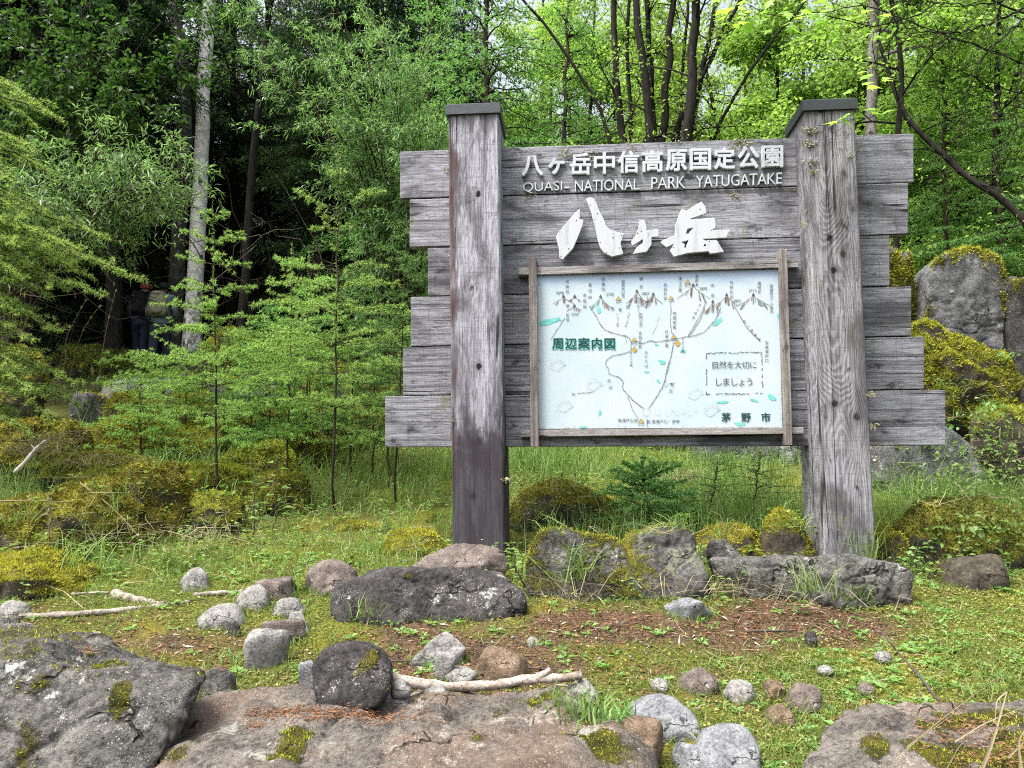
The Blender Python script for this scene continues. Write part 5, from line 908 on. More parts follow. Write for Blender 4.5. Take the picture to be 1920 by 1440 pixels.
# maple and twiggy boughs over the right
def overhang(name, label, foot_xy, H, lines, seed, leaf=None, cone=None):
    rng = np.random.default_rng(seed); base = np.array([foot_xy[0], foot_xy[1], g1(*foot_xy)-.1]); root = empty(name, tuple(base), label, 'tree'); A, B = Acc(), Acc()
    tube(A, bez([0, 0, 0], [0, 0, H], 0, 12, .03, rng), np.linspace(.11, .03, 12), 8)
    for pts, w, fan in lines:
        P = np.array([at(x, y, Y) for x, y, Y in pts])-base; st = np.array([[0, 0, min(H, max(.5, P[0][2]))]]) if np.linalg.norm(P[0][:2]) > .3 else np.zeros((0, 3)); P = smooth_poly(np.concatenate([st, P]), 30); P[3:] += rng.normal(size=(27, 3))*.006; rad = np.linspace(w, w*.3, 30); tube(A, P, rad, 5)
        for j in range(fan):
            i = rng.integers(8, 30); d = nrm(P[i]-P[i-2])+rng.normal(size=3)*.55; l = rng.uniform(.12, .5); Q = bez(P[i], P[i]+nrm(d)*l, rng.uniform(-.03, .05), 6, .015, rng); tube(A, Q, np.linspace(w*.35, w*.12, 6), 3, False)
            for k in range(2): q = Q[rng.integers(2, 6)]; tube(A, bez(q, q+nrm(nrm(d)+rng.normal(size=3)*.8)*l*.4, 0, 4, .006, rng), w*.12, 3, False)
            if leaf == 'needle': C = np.repeat(Q[2:], 3, 0); needles(B, C, rng.normal(size=(len(C), 3)), .02, .003, rng)
    if cone:
        for px, py, Y in cone: V, F = ico(3); V = V*np.array([.014, .014, .017])*(1+.18*fbm(V*7, 3, 2))[:, None]; c = at(px, py, Y)-base; mk('cone', V+c, F, M['bark_dark'], root)
    A.build('trunk', M['bark_dark'], root, True)
    return root, B, rng, base
r_, B, _, _ = overhang('old_larch', 'old larch outside the right edge dangling bare dark twigs with cones', (3.6, 4.6), 4.2, [([(1960, 20, 4.5), (1905, 45, 4.4), (1850, 100, 4.3), (1810, 170, 4.3), (1812, 230, 4.3), (1800, 260, 4.3)], .008, 10), ([(1950, 0, 4.5), (1880, 35, 4.4), (1800, 62, 4.3), (1720, 60, 4.2), (1690, 45, 4.2)], .009, 16), ([(1990, 60, 4.5), (1915, 120, 4.5), (1905, 210, 4.4), (1900, 300, 4.4)], .006, 9), ([(1960, -20, 4.4), (1850, 10, 4.3), (1740, 5, 4.2)], .008, 14), ([(1905, 45, 4.4), (1862, 140, 4.35), (1876, 180, 4.35), (1892, 240, 4.35)], .004, 5), ([(1980, 160, 4.5), (1900, 250, 4.5), (1860, 330, 4.5)], .005, 8)], 101, 'needle', [(1873, 175, 4.35), (1876, 215, 4.36), (1906, 140, 4.4)])
B.build('crown', M['larch'], r_)
r_, B, rng, base = overhang('maple_tree', 'maple outside the top right corner with fresh lobed leaves hanging before the right post', (4.6, 5.4), 4.4, [([(1790, -30, 4.6), (1755, 10, 4.5), (1700, 38, 4.4), (1650, 52, 4.3), (1590, 42, 4.2), (1545, 28, 4.1)], .010, 6), ([(1760, 60, 4.5), (1735, 110, 4.4), (1716, 165, 4.3), (1700, 182, 4.2), (1650, 222, 4.0), (1560, 234, 3.9), (1530, 232, 3.9)], .005, 4), ([(1700, 38, 4.4), (1600, 5, 4.3), (1500, 30, 4.2), (1455, 45, 4.2), (1400, 10, 4.1)], .007, 8), ([(1600, 120, 4.4), (1560, 95, 4.3), (1480, 65, 4.2)], .004, 6), ([(1735, 110, 4.4), (1700, 60, 4.3), (1680, 20, 4.3)], .006, 4), ([(1700, 182, 4.2), (1660, 235, 4.1), (1625, 262, 4.05)], .003, 2)], 102)
def maple_leaf(A, P, D, U, s, rng, rnd):
    D = nrm(D); Sd = nrm(np.cross(D, U)); U = np.cross(Sd, D); pr = [(0, .0), (-.22, .05), (-.42, .02), (-.30, .22), (-.52, .45), (-.26, .42), (-.22, .62), (-.13, .6), (0, 1.0), (.13, .6), (.22, .62), (.26, .42), (.52, .45), (.30, .22), (.42, .02), (.22, .05)]
    V = [P+Sd*a*s+D*b*s+U*s*(-.12*abs(a)*2-.15*b*b) for a, b in pr]+[P+D*.3*s+U*.02*s]; n = len(pr); F = [(i, (i+1) % n, n) for i in range(n)]; A.add(np.array(V), np.array(F), None, np.full(n+1, rnd))
for px, py, Y, n, sp, sz in ((1575, 222, 3.9, 2, 6, .085), (1598, 212, 3.88, 2, 8, .095), (1640, 210, 4.0, 3, 10, .085), (1615, 148, 4.1, 4, 14, .09), (1640, 150, 4.1, 3, 12, .085), (1590, 165, 4.1, 2, 6, .07), (1560, 20, 4.2, 5, 18, .085), (1480, 60, 4.2, 6, 18, .085), (1440, 50, 4.2, 5, 16, .08), (1400, 20, 4.1, 7, 22, .085), (1370, 45, 4.1, 4, 14, .08), (1520, 30, 4.2, 4, 16, .08), (1600, 30, 4.25, 4, 14, .08), (1450, 10, 4.1, 5, 20, .09), (1350, 10, 4.1, 4, 16, .085), (1620, 60, 4.3, 3, 10, .07), (1500, -5, 4.1, 5, 20, .09), (1640, 10, 4.3, 4, 18, .08), (1540, 0, 4.2, 4, 20, .085)):
    for _ in range(n):
        p = at(px+rng.normal()*sp, py+rng.normal()*sp*.7, Y+rng.normal()*.05)-base; maple_leaf(B, p, np.array([rng.normal()*.8-.3, -.5+rng.normal()*.4, -.35+rng.normal()*.25]), np.array([rng.normal()*.35, -.35, 1]), sz*rng.uniform(.7, 1.1), rng, rng.random())
B.build('crown', M['maple'], r_)
# ------------------------------------------------------------------ undergrowth, litter, grass (uncountable: one object each)
FT = np.array(FOOT)
def scatter(rng, n, dens, y0=2.2, y1=7.5, pw=1.0, pad=1.0):
    """random ground points inside the camera's reach, kept with probability dens(x, y), none inside a stone."""
    y = y0+(y1-y0)*rng.random(n)**pw; x = (rng.random(n)*2-1)*(y*.78+.3); p = dens(x, y); k = rng.random(n) < p; x, y = x[k], y[k]
    for cx, cy, rx, ry in FT:
        q = ((x-cx)/(rx*pad))**2+((y-cy)/(ry*pad))**2 > 1; x, y = x[q], y[q]
    return np.stack([x, y, ground(x, y)], 1)
def nz(x, y, f, s): return fbm(np.stack([x, y, 0*x], 1)*f, s, 3)
def stuff(A, name, mat): return tag(A.build(name, M[mat]), kind='stuff')
rg = np.random.default_rng(200)
up = np.array([0, 0, 1.])
def ring(k0):
    Q = []
    for cx, cy, rx, ry in FT:
        k = int(k0*(rx+ry)*min(1, 6/cy)); a = rg.uniform(0, 2*PI, k); r = rg.normal(1.0, .07, k); Q.append(np.stack([cx+np.cos(a)*rx*r*1.05, cy+np.sin(a)*ry*r*1.05], 1))
    Q = np.concatenate(Q); return np.stack([Q[:, 0], Q[:, 1], ground(Q[:, 0], Q[:, 1])], 1)
# lawn of the foreground
P = scatter(rg, 150000, lambda x, y: np.clip((1-litter_w(x, y)*1.25)*(.55+1.8*nz(x, y, 2.5, 41)), .03, 1), 2.2, 4.6, .9); n = len(P)
A = Acc(); h = rg.uniform(.012, .045, n)*(1+1.2*np.clip(nz(P[:, 0], P[:, 1], 1.7, 42)*3, 0, 1.2)); blades(A, P-up*.004, up+rg.normal(size=(n, 3))*.55, h, rg.uniform(.002, .0045, n), rg.uniform(.1, 1, n), rg); P = ring(900); n = len(P); blades(A, P-up*.004, up+rg.normal(size=(n, 3))*.45, rg.uniform(.02, .075, n), rg.uniform(.002, .0045, n), rg.uniform(.1, 1.1, n), rg); stuff(A, 'lawn_grass', 'grass')
# fine moss-like clover carpet, bright at the right
P = scatter(rg, 120000, lambda x, y: np.clip((1-litter_w(x, y)*1.15)*(.35+.9*sm(.4, 1.6, x)*sm(4.6, 3.4, y)+1.5*nz(x, y, 3.0, 43)), .02, 1), 2.2, 4.8, .9); n = len(P)
A = Acc(); leaves(A, P+up*rg.uniform(.002, .015, n)[:, None], rg.normal(size=(n, 3))*np.array([1, 1, .35]), up+rg.normal(size=(n, 3))*.4, rg.uniform(.007, .017, n), rg.uniform(.006, .013, n), .1, rng=rg); M['carpet'] = leafmat('carpet', (.13, .165, .03), (.34, .36, .11), .35, .6, 1.3); stuff(A, 'clover_carpet', 'carpet')
# tall grass behind the stones and at the left
def tall(x, y): return np.clip((.5+2.2*nz(x, y, 1.2, 44))*sm(4.0, 4.5, y+.4*sm(.5, -1.5, x))*sm(8.5, 6.5, y)*(1-.6*sm(-.9, -1.5, x)*sm(6.6, 5.8, y)), 0, 1)
P = scatter(rg, 100000, tall, 3.7, 8.5, .8, .8); n = len(P); A = Acc(); h = rg.uniform(.06, .27, n)*(.6+1.9*np.clip(.5+nz(P[:, 0], P[:, 1], .9, 45)*2, 0, 1)*sm(4.2, 5.2, P[:, 1])); blades(A, P-up*.01, up+rg.normal(size=(n, 3))*.28, h, rg.uniform(.003, .007, n), rg.uniform(.1, 1, n), rg); stuff(A, 'tall_grass', 'grass_tall')
# pale dead straw
P = scatter(rg, 6000, lambda x, y: np.clip(.25+1.8*nz(x, y, 1.5, 46)+.25*sm(0, -2, x), 0, 1)*sm(3.6, 4.4, y), 3.6, 8.5, .8, .6); n = len(P); A = Acc(); d = rg.normal(size=(n, 3)); d[:, 2] = abs(d[:, 2])*.8+.15; blades(A, P+up*.01, d, rg.uniform(.10, .36, n), rg.uniform(.002, .0045, n), rg.uniform(.3, 1.5, n), rg); P = scatter(rg, 9000, lambda x, y: np.clip(.3+1.6*nz(x, y, 2.2, 48), 0, 1), 2.2, 4.4, .9); n = len(P); d = rg.normal(size=(n, 3)); d[:, 2] = abs(d[:, 2])*.35+.05; blades(A, P+up*.006, d, rg.uniform(.03, .11, n), rg.uniform(.0018, .003, n), rg.uniform(.2, 1.3, n), rg)
for (ax, ay, Y, k) in ((60, 850, 5.4, 150), (160, 870, 5.4, 90), (370, 1010, 4.4, 60), (240, 1000, 4.5, 50), (1270, 900, 5.6, 70), (1290, 1110, 3.8, 60), (1060, 1120, 3.75, 70), (1375, 1110, 3.82, 40), (1515, 1125, 3.75, 40), (40, 1080, 4.1, 70), (100, 830, 5.6, 140)):
    c = at(ax, ay, Y); q = c+rg.normal(size=(k, 3))*np.array([.14, .12, .015]); q[:, 2] = np.maximum(q[:, 2], ground(q[:, 0], q[:, 1])); d = rg.normal(size=(k, 3)); d[:, 2] = abs(d[:, 2])+.2; blades(A, q, d, rg.uniform(.08, .24, k), rg.uniform(.002, .004, k), rg.uniform(.8, 1.7, k), rg)
stuff(A, 'dead_grass', 'straw')
# red larch needles and leaf litter
P = scatter(rg, 160000, lambda x, y: np.clip(litter_w(x, y)*1.2+.04, 0, 1), 2.3, 4.6, .9); n = len(P); A = Acc(); needles(A, P+up*rg.uniform(.002, .008, n)[:, None], rg.normal(size=(n, 3))*np.array([1, 1, .12]), rg.uniform(.012, .03, n), .0028, rg)
P = scatter(rg, 14000, lambda x, y: np.clip(litter_w(x, y)*.8+.06, 0, 1), 2.3, 5.0, .9); n = len(P); leaves(A, P+up*.006, rg.normal(size=(n, 3))*np.array([1, 1, .2]), up+rg.normal(size=(n, 3))*.5, rg.uniform(.012, .035, n), rg.uniform(.006, .016, n), 0, rng=rg)
dg = bpy.context.evaluated_depsgraph_get(); dg.update()
def drop(px, py, zoff=0.0):                        # where a sight line meets what is already built
    d = ray(px, py); ok, loc, nn, _, ob, _ = S.ray_cast(bpy.context.evaluated_depsgraph_get(), Vector((0, 0, EYE)), Vector(d).normalized(), distance=60); return np.array(loc)+np.array([0, 0, zoff]) if ok else at(px, py, 5)
for px, py, k, sx, sy in ((530, 1340, 600, 45, 7), (620, 1338, 500, 40, 7), (700, 1345, 260, 30, 6), (480, 1362, 90, 18, 4), (160, 1222, 90, 12, 4), (760, 1345, 90, 25, 5), (1800, 1370, 500, 60, 18), (1880, 1420, 400, 50, 18), (400, 1245, 200, 30, 8)):
    for _ in range(0, k, 4):
        c = drop(px+rg.normal()*sx, py+rg.normal()*sy, .004); q = c+rg.normal(size=(4, 3))*np.array([.012, .012, .002]); needles(A, q, rg.normal(size=(4, 3))*np.array([1, 1, .15]), rg.uniform(.014, .03, 4), .0028, rg, rg.uniform(.5, 1, 4))
stuff(A, 'fallen_needles', 'litter')
M['chip'] = leafmat('chip', (.25, .21, .17), (.5, .46, .40), .05, .8, .7, .1)
P = scatter(rg, 5000, lambda x, y: np.clip(litter_w(x, y)*.7+.05, 0, 1), 2.3, 4.6, .9); n = len(P); A = Acc(); leaves(A, P+up*.006, rg.normal(size=(n, 3))*np.array([1, 1, .15]), up+rg.normal(size=(n, 3))*.4, rg.uniform(.01, .06, n), rg.uniform(.004, .01, n), 0, rng=rg); stuff(A, 'wood_chips', 'chip')
A = Acc(); P = scatter(rg, 1500, lambda x, y: np.clip(litter_w(x, y)*.7+.12, 0, 1), 2.3, 4.8, .9)
for p in P: a = rg.uniform(0, 2*PI); l = rg.uniform(.02, .10); q = p+np.array([math.cos(a)*l, math.sin(a)*l, rg.uniform(0, .012)]); tube(A, np.array([p+up*.004, (p+q)/2+rg.normal(size=3)*.006+up*.006, q+up*.004]), rg.uniform(.0012, .003), 4, False)
stuff(A, 'twig_litter', 'bark_brown')
A = Acc(); P = scatter(rg, 1600, lambda x, y: np.clip(litter_w(x, y)*.6+.08, 0, 1), 2.3, 4.8, .9)
for p in P: V, F = ico(1); A.add(p+(V*(1+.25*rg.normal(size=(len(V), 1))))*rg.uniform(.003, .012)*np.array([1, 1, .6]), F, None, np.full(len(V), rg.random()))
stuff(A, 'gravel', 'rock_pale')
# small weeds: rosettes of rounded leaves
def rosettes(name, mat, P, L, kmin, kmax, rise, wf=.45, hgt=.0):
    A = Acc()
    for p in P:
        k = rg.integers(kmin, kmax); a = rg.uniform(0, 2*PI)+np.arange(k)*2.4; l = L*rg.uniform(.6, 1.3, k); D = np.stack([np.cos(a), np.sin(a), rg.uniform(.1, 1, k)*rise], 1); z = np.zeros((k, 3)); z[:, 2] = rg.uniform(0, 1, k)*hgt+.004
        leaves(A, p+z+D*.006, D, up+rg.normal(size=(k, 3))*.25, l, l*wf, .25, rng=rg)
    return stuff(A, name, mat)
P = scatter(rg, 4200, lambda x, y: np.clip(.16+1.0*nz(x, y, 2.0, 51)+.25*sm(.8, 1.8, x), .04, 1), 2.3, 4.6, .9); rosettes('plantain_weeds', 'herb', P, .038, 4, 9, .9, .42)
P = scatter(rg, 5200, lambda x, y: np.clip(.3+1.2*nz(x, y, 1.5, 52), 0, 1)*sm(3.6, 4.2, y), 3.6, 8.0, .8, .9); rosettes('leafy_weeds', 'herb', P, .035, 6, 14, .5, .5, .12)
# weeds, grass and straw growing over the mossy bank at the left and the stones at the right
A, B, C = Acc(), Acc(), Acc(); dg2 = bpy.context.evaluated_depsgraph_get(); dg2.update()
for x0, x1, y0, y1, k in ((0, 780, 730, 1030, 420), (1640, 1919, 620, 960, 260), (960, 1520, 860, 1010, 260)):
    for _ in range(k):
        ok, loc, _, _, ob, _ = S.ray_cast(dg2, Vector((0, 0, EYE)), Vector(ray(rg.uniform(x0, x1), rg.uniform(y0, y1))).normalized(), distance=30)
        if not ok or not ob.name.startswith(('boulder', 'rock', 'ground', 'moss')): continue
        p = np.array(loc)
        if not (3.6 < p[1] < 10.5) or p[2]-g1(p[0], p[1]) > .9: continue
        u = rg.random()
        if u < .45: m = rg.integers(4, 11); d = np.stack([rg.normal(size=m), rg.normal(size=m)-.3, rg.uniform(.1, .8, m)], 1); leaves(A, p+nrm(d)*.02+up*rg.uniform(0, .05, m)[:, None], d, up+rg.normal(size=(m, 3))*.3, rg.uniform(.02, .05, m), rg.uniform(.012, .024, m), .2, rng=rg)
        elif u < .8: m = rg.integers(5, 16); blades(B, p+rg.normal(size=(m, 3))*np.array([.03, .03, 0]), up+rg.normal(size=(m, 3))*.4, rg.uniform(.06, .2, m), .004, rg.uniform(.3, 1.3, m), rg)
        else: m = rg.integers(3, 9); d = rg.normal(size=(m, 3)); d[:, 2] = abs(d[:, 2])*.6; blades(C, p+rg.normal(size=(m, 3))*np.array([.03, .03, .004])+up*.01, d, rg.uniform(.08, .26, m), .003, rg.uniform(.5, 1.6, m), rg)
stuff(A, 'bank_weeds', 'herb'); stuff(B, 'bank_grass', 'grass_tall'); stuff(C, 'bank_straw', 'straw')
# white dots of wild flowers
P = scatter(rg, 500, lambda x, y: sm(3.5, 4.3, y)*np.clip(.35+nz(x, y, 1.2, 53), 0, 1), 3.5, 7.5, .8); A = Acc()
for p in P: k = 6; a = np.arange(k)*PI/3; leaves(A, np.repeat(p[None], k, 0)+up*rg.uniform(.05, .16), np.stack([np.cos(a), np.sin(a), 0*a+.3], 1), up+0*a[:, None], .008, .006, 0, rng=rg)
stuff(A, 'wild_flowers', 'flower')
# forest floor plants and shrubs far in: low leaves and dead twigs
P = scatter(rg, 26000, lambda x, y: np.clip(.35+1.5*nz(x, y, .5, 54), 0, 1)*sm(7.0, 9.0, y), 7, 40, .8); n = len(P); A = Acc(); k = 3; Q = np.repeat(P, k, 0)+rg.normal(size=(n*k, 3))*np.array([.12, .12, .06])+up*.08; leaves(A, Q, rg.normal(size=(n*k, 3))*np.array([1, 1, .5]), up+rg.normal(size=(n*k, 3))*.5, rg.uniform(.06, .16, n*k), rg.uniform(.03, .07, n*k), .2, rng=rg); stuff(A, 'forest_undergrowth', 'broad_dark')
A = Acc()
for _ in range(900):
    y = rg.uniform(9, 26); x = rg.uniform(-.8, .05)*y
    if y < 16 and -.62 < x/y < -.42: continue
    z = g1(x, y); q = np.array([x, y, z+rg.uniform(.0, 2.6)]); d = nrm(rg.normal(size=3)*np.array([1, .6, .8])); tube(A, bez(q, q+d*rg.uniform(.5, 2.0), rg.uniform(-.2, .2), 6, .05, rg), np.linspace(.010, .003, 6), 3, False)
stuff(A, 'dead_brushwood', 'bark_brown')

# ------------------------------------------------------------------ logs, driftwood, twigs, single plants
def logm(name, c1, c2):
    k = N(name); v = k.obj(); f = k.noise(v, 16, 7, .7, .4); g = k.noise(v, 90, 4, .7); c = k.mix(k.ramp(f, .35, .65), c1, c2); c = k.mix(k.ramp(g, .5, .3), c, tuple(x*.35 for x in c1)); return k.done(k.pbr(c, .85, .2, k.bump(k.math('ADD', f, k.math('MULTIPLY', g, .5)), .6, .01)))
M['deadwood'] = logm('deadwood', (.11, .095, .08), (.33, .30, .26)); M['driftwood'] = logm('driftwood', (.19, .155, .125), (.46, .41, .36)); M['twig'] = plain('twig_bark', (.05, .04, .035))
def stick(name, label, pts, w0, w1, mat, rough=.12, n=22, seed=0, sides=12, forks=(), zoff=0.):
    rng = np.random.default_rng(seed); P = smooth_poly([drop(*p, zoff) if len(p) == 2 else at(*p) for p in pts], n); base = P[0].copy(); P = P-base; P[1:-1] += rng.normal(size=(n-2, 3))*w0*.07
    A = Acc(); rad = np.linspace(w0, w1, n)*(1+rng.normal(size=n)*rough); tube(A, P, rad, sides)
    V = A.V[0]; V[:-2] += (fbm(V[:-2]*np.array([14, 30, 30]), seed, 3)*w0*.5)[:, None]*nrm(V[:-2]-np.repeat(P, sides, 0))
    for i, d, l, w in forks: tube(A, bez(P[i], P[i]+np.array(d)*l, 0, 6, w*.2, rng), np.linspace(w, w*.6, 6), 8)
    o = A.build(name, M[mat], None, True); o.location = base; return tag(o, label, 'wood' if 'twig' not in name else 'twig')
def gz(px, py, r): p = hit(px, py); return (px, py-2, p[1])
stick('driftwood', 'barkless pale driftwood branch lying behind the slab beside the round boulder', [(724, 1264, 2.78), (770, 1281, 2.80), (850, 1288, 2.84), (930, 1285, 2.88), (985, 1274, 2.90), (1050, 1272, 2.92), (1090, 1266, 2.94)], .020, .014, 'driftwood', .10, 30, 5, 14, [(22, (.35, .05, .22), .16, .016)])
stick('log', 'long weathered pole lying across the grass at the left', [gz(-60, 1164, 0), gz(60, 1158, 0), gz(180, 1152, 0), gz(290, 1140, 0), gz(356, 1130, 0)], .019, .010, 'deadwood', .14, 26, 6)
stick('log', 'short broken log piece behind the long weathered pole', [gz(214, 1116, 0), gz(245, 1124, 0), gz(306, 1136, 0)], .026, .013, 'deadwood', .2, 14, 7, 12, [(3, (-.3, .1, .18), .14, .012)])
stick('log', 'thin tan stick left of the pale domed stone', [gz(364, 1117, 0), gz(410, 1114, 0), gz(462, 1112, 0)], .013, .012, 'deadwood', .1, 12, 8)
stick('log', 'thin dead stick left of the short broken log piece', [gz(135, 1116, 0), gz(170, 1114, 0), gz(205, 1113, 0)], .009, .006, 'deadwood', .1, 12, 9)
stick('twig', 'lichen covered white twig leaning on the straw at the left', [(28, 886, 5.0), (45, 868, 5.0), (60, 850, 5.05), (72, 835, 5.1), (86, 826, 5.1)], .014, .008, 'flower', .3, 14, 10, 8, [(6, (.3, 0, .4), .12, .006), (9, (-.3, 0, .3), .1, .005)])
stick('twig', 'thin dark twig standing slanted in the bright lawn', [(1760, 1316, 2.65), (1735, 1280, 2.72), (1690, 1230, 2.85), (1660, 1195, 2.95), (1633, 1162, 3.05)], .0045, .003, 'twig', .2, 18, 11, 6, [(5, (.2, 0, .5), .05, .002), (10, (-.4, 0, .5), .06, .002), (13, (.3, 0, .3), .05, .002)])
stick('twig', 'dark twig lying on the litter below the kerb stones', [gz(1400, 1186, 0), gz(1440, 1185, 0), gz(1495, 1184, 0)], .006, .004, 'twig', .2, 10, 12, 6)
stick('twig', 'thin twig lying left of the pale triangular stone', [gz(716, 1240, 0), gz(750, 1242, 0), gz(790, 1240, 0)], .004, .003, 'twig', .2, 10, 13, 6)
stick('twig', 'thin straight twig lying behind the brown mossy stone', [gz(985, 1254, 0), gz(1040, 1258, 0), gz(1075, 1256, 0)], .004, .003, 'twig', .2, 10, 14, 6)
def plant(name, label, base, tris, mat, cat='plant', group=None): o = tris.build(name, M[mat]); return tag(o, label, cat, group)
# pale dry blades arching over the lower right rock
A = Acc()
for pts, w in (([(1700, 1400, 2.02), (1760, 1352, 2.0), (1830, 1298, 1.98), (1890, 1262, 1.95)], .0045), ([(1790, 1390, 1.98), (1840, 1358, 1.96), (1925, 1322, 1.93)], .005), ([(1842, 1440, 1.9), (1862, 1390, 1.9), (1878, 1330, 1.92), (1888, 1296, 1.95)], .009), ([(1888, 1296, 1.95), (1868, 1312, 1.93), (1866, 1350, 1.92)], .005), ([(1775, 1440, 1.92), (1800, 1395, 1.93), (1830, 1372, 1.95)], .004), ([(1890, 1420, 1.9), (1925, 1385, 1.9)], .007), ([(1680, 1420, 2.0), (1740, 1372, 2.02), (1800, 1330, 2.05)], .003), ([(1915, 1440, 1.85), (1908, 1390, 1.86), (1930, 1350, 1.86)], .008), ([(1862, 1350, 1.92), (1872, 1362, 1.9), (1876, 1380, 1.9)], .003)):
    Q = smooth_poly([at(*p) for p in pts], 14); T = nrm(np.gradient(Q, axis=0)); Sd = nrm(np.cross(T, np.array([0, -1, .35]))); ww = w*np.linspace(1, .35, 14)[:, None]; V = np.concatenate([Q+Sd*ww/2, Q-Sd*ww/2, Q+np.array([0, .0015, -.001])]); i = np.arange(13); A.add(V, None, np.concatenate([np.stack([i, i+1, i+29, i+28], 1), np.stack([i+28, i+29, i+15, i+14], 1)]), np.full(len(V), rg.random()))
plant('dry_grass', 'pale dry grass blades arching over the lower right rock', None, A, 'straw')
def tuft(label, px, py, k, L, w, mat='grass', spread=.05, bend=(.3, 1.1), name='grass_tuft', lean=.35, group=None):
    c = drop(px, py); A = Acc(); q = rg.normal(size=(k, 3))*np.array([spread, spread, .0]); d = up+rg.normal(size=(k, 3))*lean; blades(A, q-up*.01, d, rg.uniform(.5, 1.1, k)*L, w, rg.uniform(*bend, k), rg); o = A.build(name, M[mat]); o.location = c; return tag(o, label, 'grass', group)
tuft('bright green grass tuft growing on the right end of the slab', 1085, 1345, 60, .16, .008, 'herb', .05); tuft('bright grass tuft left of the bluish oval stone', 1140, 1348, 55, .15, .008, 'herb', .05); tuft('grass tuft at the left foot of the long blackish boulder', 690, 1150, 40, .16, .005, 'grass_tall', .04)
tuft('arching grass tuft in front of the dark mossy boulder', 1075, 1085, 60, .34, .006, 'grass_tall', .05); tuft('arching grass tuft between the two kerb stones', 1515, 1105, 45, .22, .005, 'grass_tall', .05); tuft('grass tuft at the foot of the right kerb stone', 1590, 1120, 60, .16, .005, 'grass_tall', .07); tuft('grass tuft at the right post foot', 1620, 1042, 40, .28, .007, 'grass_tall', .05)
tuft('grass blades between the grey boulder and the kerb stones', 1345, 1110, 50, .2, .005, 'grass_tall', .05); tuft('grass tuft below the bright yellow moss hump', 155, 1055, 70, .26, .007, 'grass_tall', .12); tuft('bright grass clump in the lawn at the left', 305, 1050, 60, .18, .007, 'grass', .1)
tuft('grass tuft below the pinkish stone in the left stone group', 545, 1215, 50, .10, .005, 'grass', .08); tuft('grass tuft left of the pointed pale stone', 440, 1240, 40, .1, .006, 'herb', .06); tuft('sunlit grass tuft at the right edge above the corner rock', 1870, 1290, 60, .12, .006, 'grass', .12)
def stalks(label, spec, w=.004):
    A = Acc()
    for pts in spec: Q = smooth_poly([at(*p) for p in pts], 14); tube(A, Q, np.linspace(w, w*.4, 14), 4); e = Q[-5:]; needles(A, np.repeat(e, 4, 0), rg.normal(size=(20, 3))*.3+nrm(Q[-1]-Q[-3]), .03, .006, rg)
    o = A.build('dry_stalk', M['straw']); return tag(o, label, 'grass')
stalks('tall pale dry grass stalks standing in front of the hikers', [[(103, 760, 5.6), (108, 700, 5.6), (128, 620, 5.6), (160, 565, 5.6)], [(127, 740, 5.6), (135, 680, 5.6), (158, 610, 5.6), (186, 576, 5.6)], [(178, 770, 5.5), (188, 690, 5.5), (198, 620, 5.5), (216, 548, 5.5)], [(118, 720, 5.6), (120, 690, 5.6), (124, 660, 5.6)], [(170, 730, 5.5), (174, 700, 5.5), (172, 690, 5.5)]], .0035)
stalks('pale dry stalks in the lower left straw', [[(100, 1040, 4.35), (97, 990, 4.35), (92, 930, 4.35)], [(94, 1040, 4.35), (93, 1000, 4.35), (90, 960, 4.35)], [(150, 905, 4.6), (210, 950, 4.5), (265, 1010, 4.4)], [(0, 940, 4.5), (60, 938, 4.5), (130, 942, 4.5)]], .005)
def leafy(label, px, py, Y, h, k, L, seed, mat='herb'):
    rng = np.random.default_rng(seed); x = XY(px, Y); c = np.array([x, Y, g1(x, Y)-.02]) if py is None else at(px, py, Y); root = empty('leafy_plant', tuple(c), label, 'plant'); A, B = Acc(), Acc(); T = bez([0, 0, 0], [rng.normal()*.06, -.03, h], 0, 9, .008, rng); tube(A, T, np.linspace(.006, .002, 9), 5)
    for i in range(k):
        t = .3+.7*i/(k-1); p = np.array([np.interp(t*h, T[:, 2], T[:, j]) for j in range(3)]); a = i*2.2+rng.normal()*.3; d = np.array([math.cos(a), math.sin(a), .45]); st = p+d*L*.5*(1.3-t); tube(A, np.array([p, st]), .0015, 3, False); leaves(B, st[None], d[None]-up*.25, up[None]+rng.normal(size=(1, 3))*.25, L*rng.uniform(.7, 1.1)*(1.3-.5*t), L*.55, .2, rng=rng)
    A.build('stem', M['twig'], root); B.build('foliage', M[mat], root)
leafy('leafy plant with broad leaves in front of the left mossy ledge', 480, None, 4.85, .40, 9, .085, 1); leafy('leafy plant with paired leaves right of the left mossy ledge', 520, None, 5.0, .50, 9, .08, 2); leafy('leafy seedling in the grass under the young larches', 445, None, 4.7, .28, 8, .07, 3)
for i, (px, Y, lb) in enumerate(((1760, 4.25, 'leafy weed in front of the large mossy mound'), (1800, 4.15, 'leafy weed at the foot of the large mossy mound'), (1690, 4.3, 'leafy weed between the right post and the large mossy mound'), (1720, 4.4, 'leafy weed left of the large mossy mound'), (1855, 4.1, 'leafy weed at the right foot of the large mossy mound'), (1455, 4.1, 'leafy weed in front of the yellow green moss hump'), (985, 3.95, 'leafy weed left of the dark mossy boulder'), (1360, 3.9, 'leafy weed at the left end of the kerb stones'))): leafy(lb, px, None, Y, rg.uniform(.13, .22), 12, .055, 30+i)
def fern_bush(label, px, py, Y, n, r, seed):
    rng = np.random.default_rng(seed); c = at(px, py, Y); A = Acc(); q = rng.normal(size=(n, 3))*np.array([r, r*.5, r*.5]); leaves(A, q, rng.normal(size=(n, 3))+np.array([0, -.5, -.1]), up+rng.normal(size=(n, 3))*.5, rng.uniform(.025, .055, n), rng.uniform(.015, .03, n), .2, rng=rng); A.build('foliage', M['herb'] if seed % 2 else M['grass_tall'], empty('leafy_plant', tuple(c), label, 'plant'))
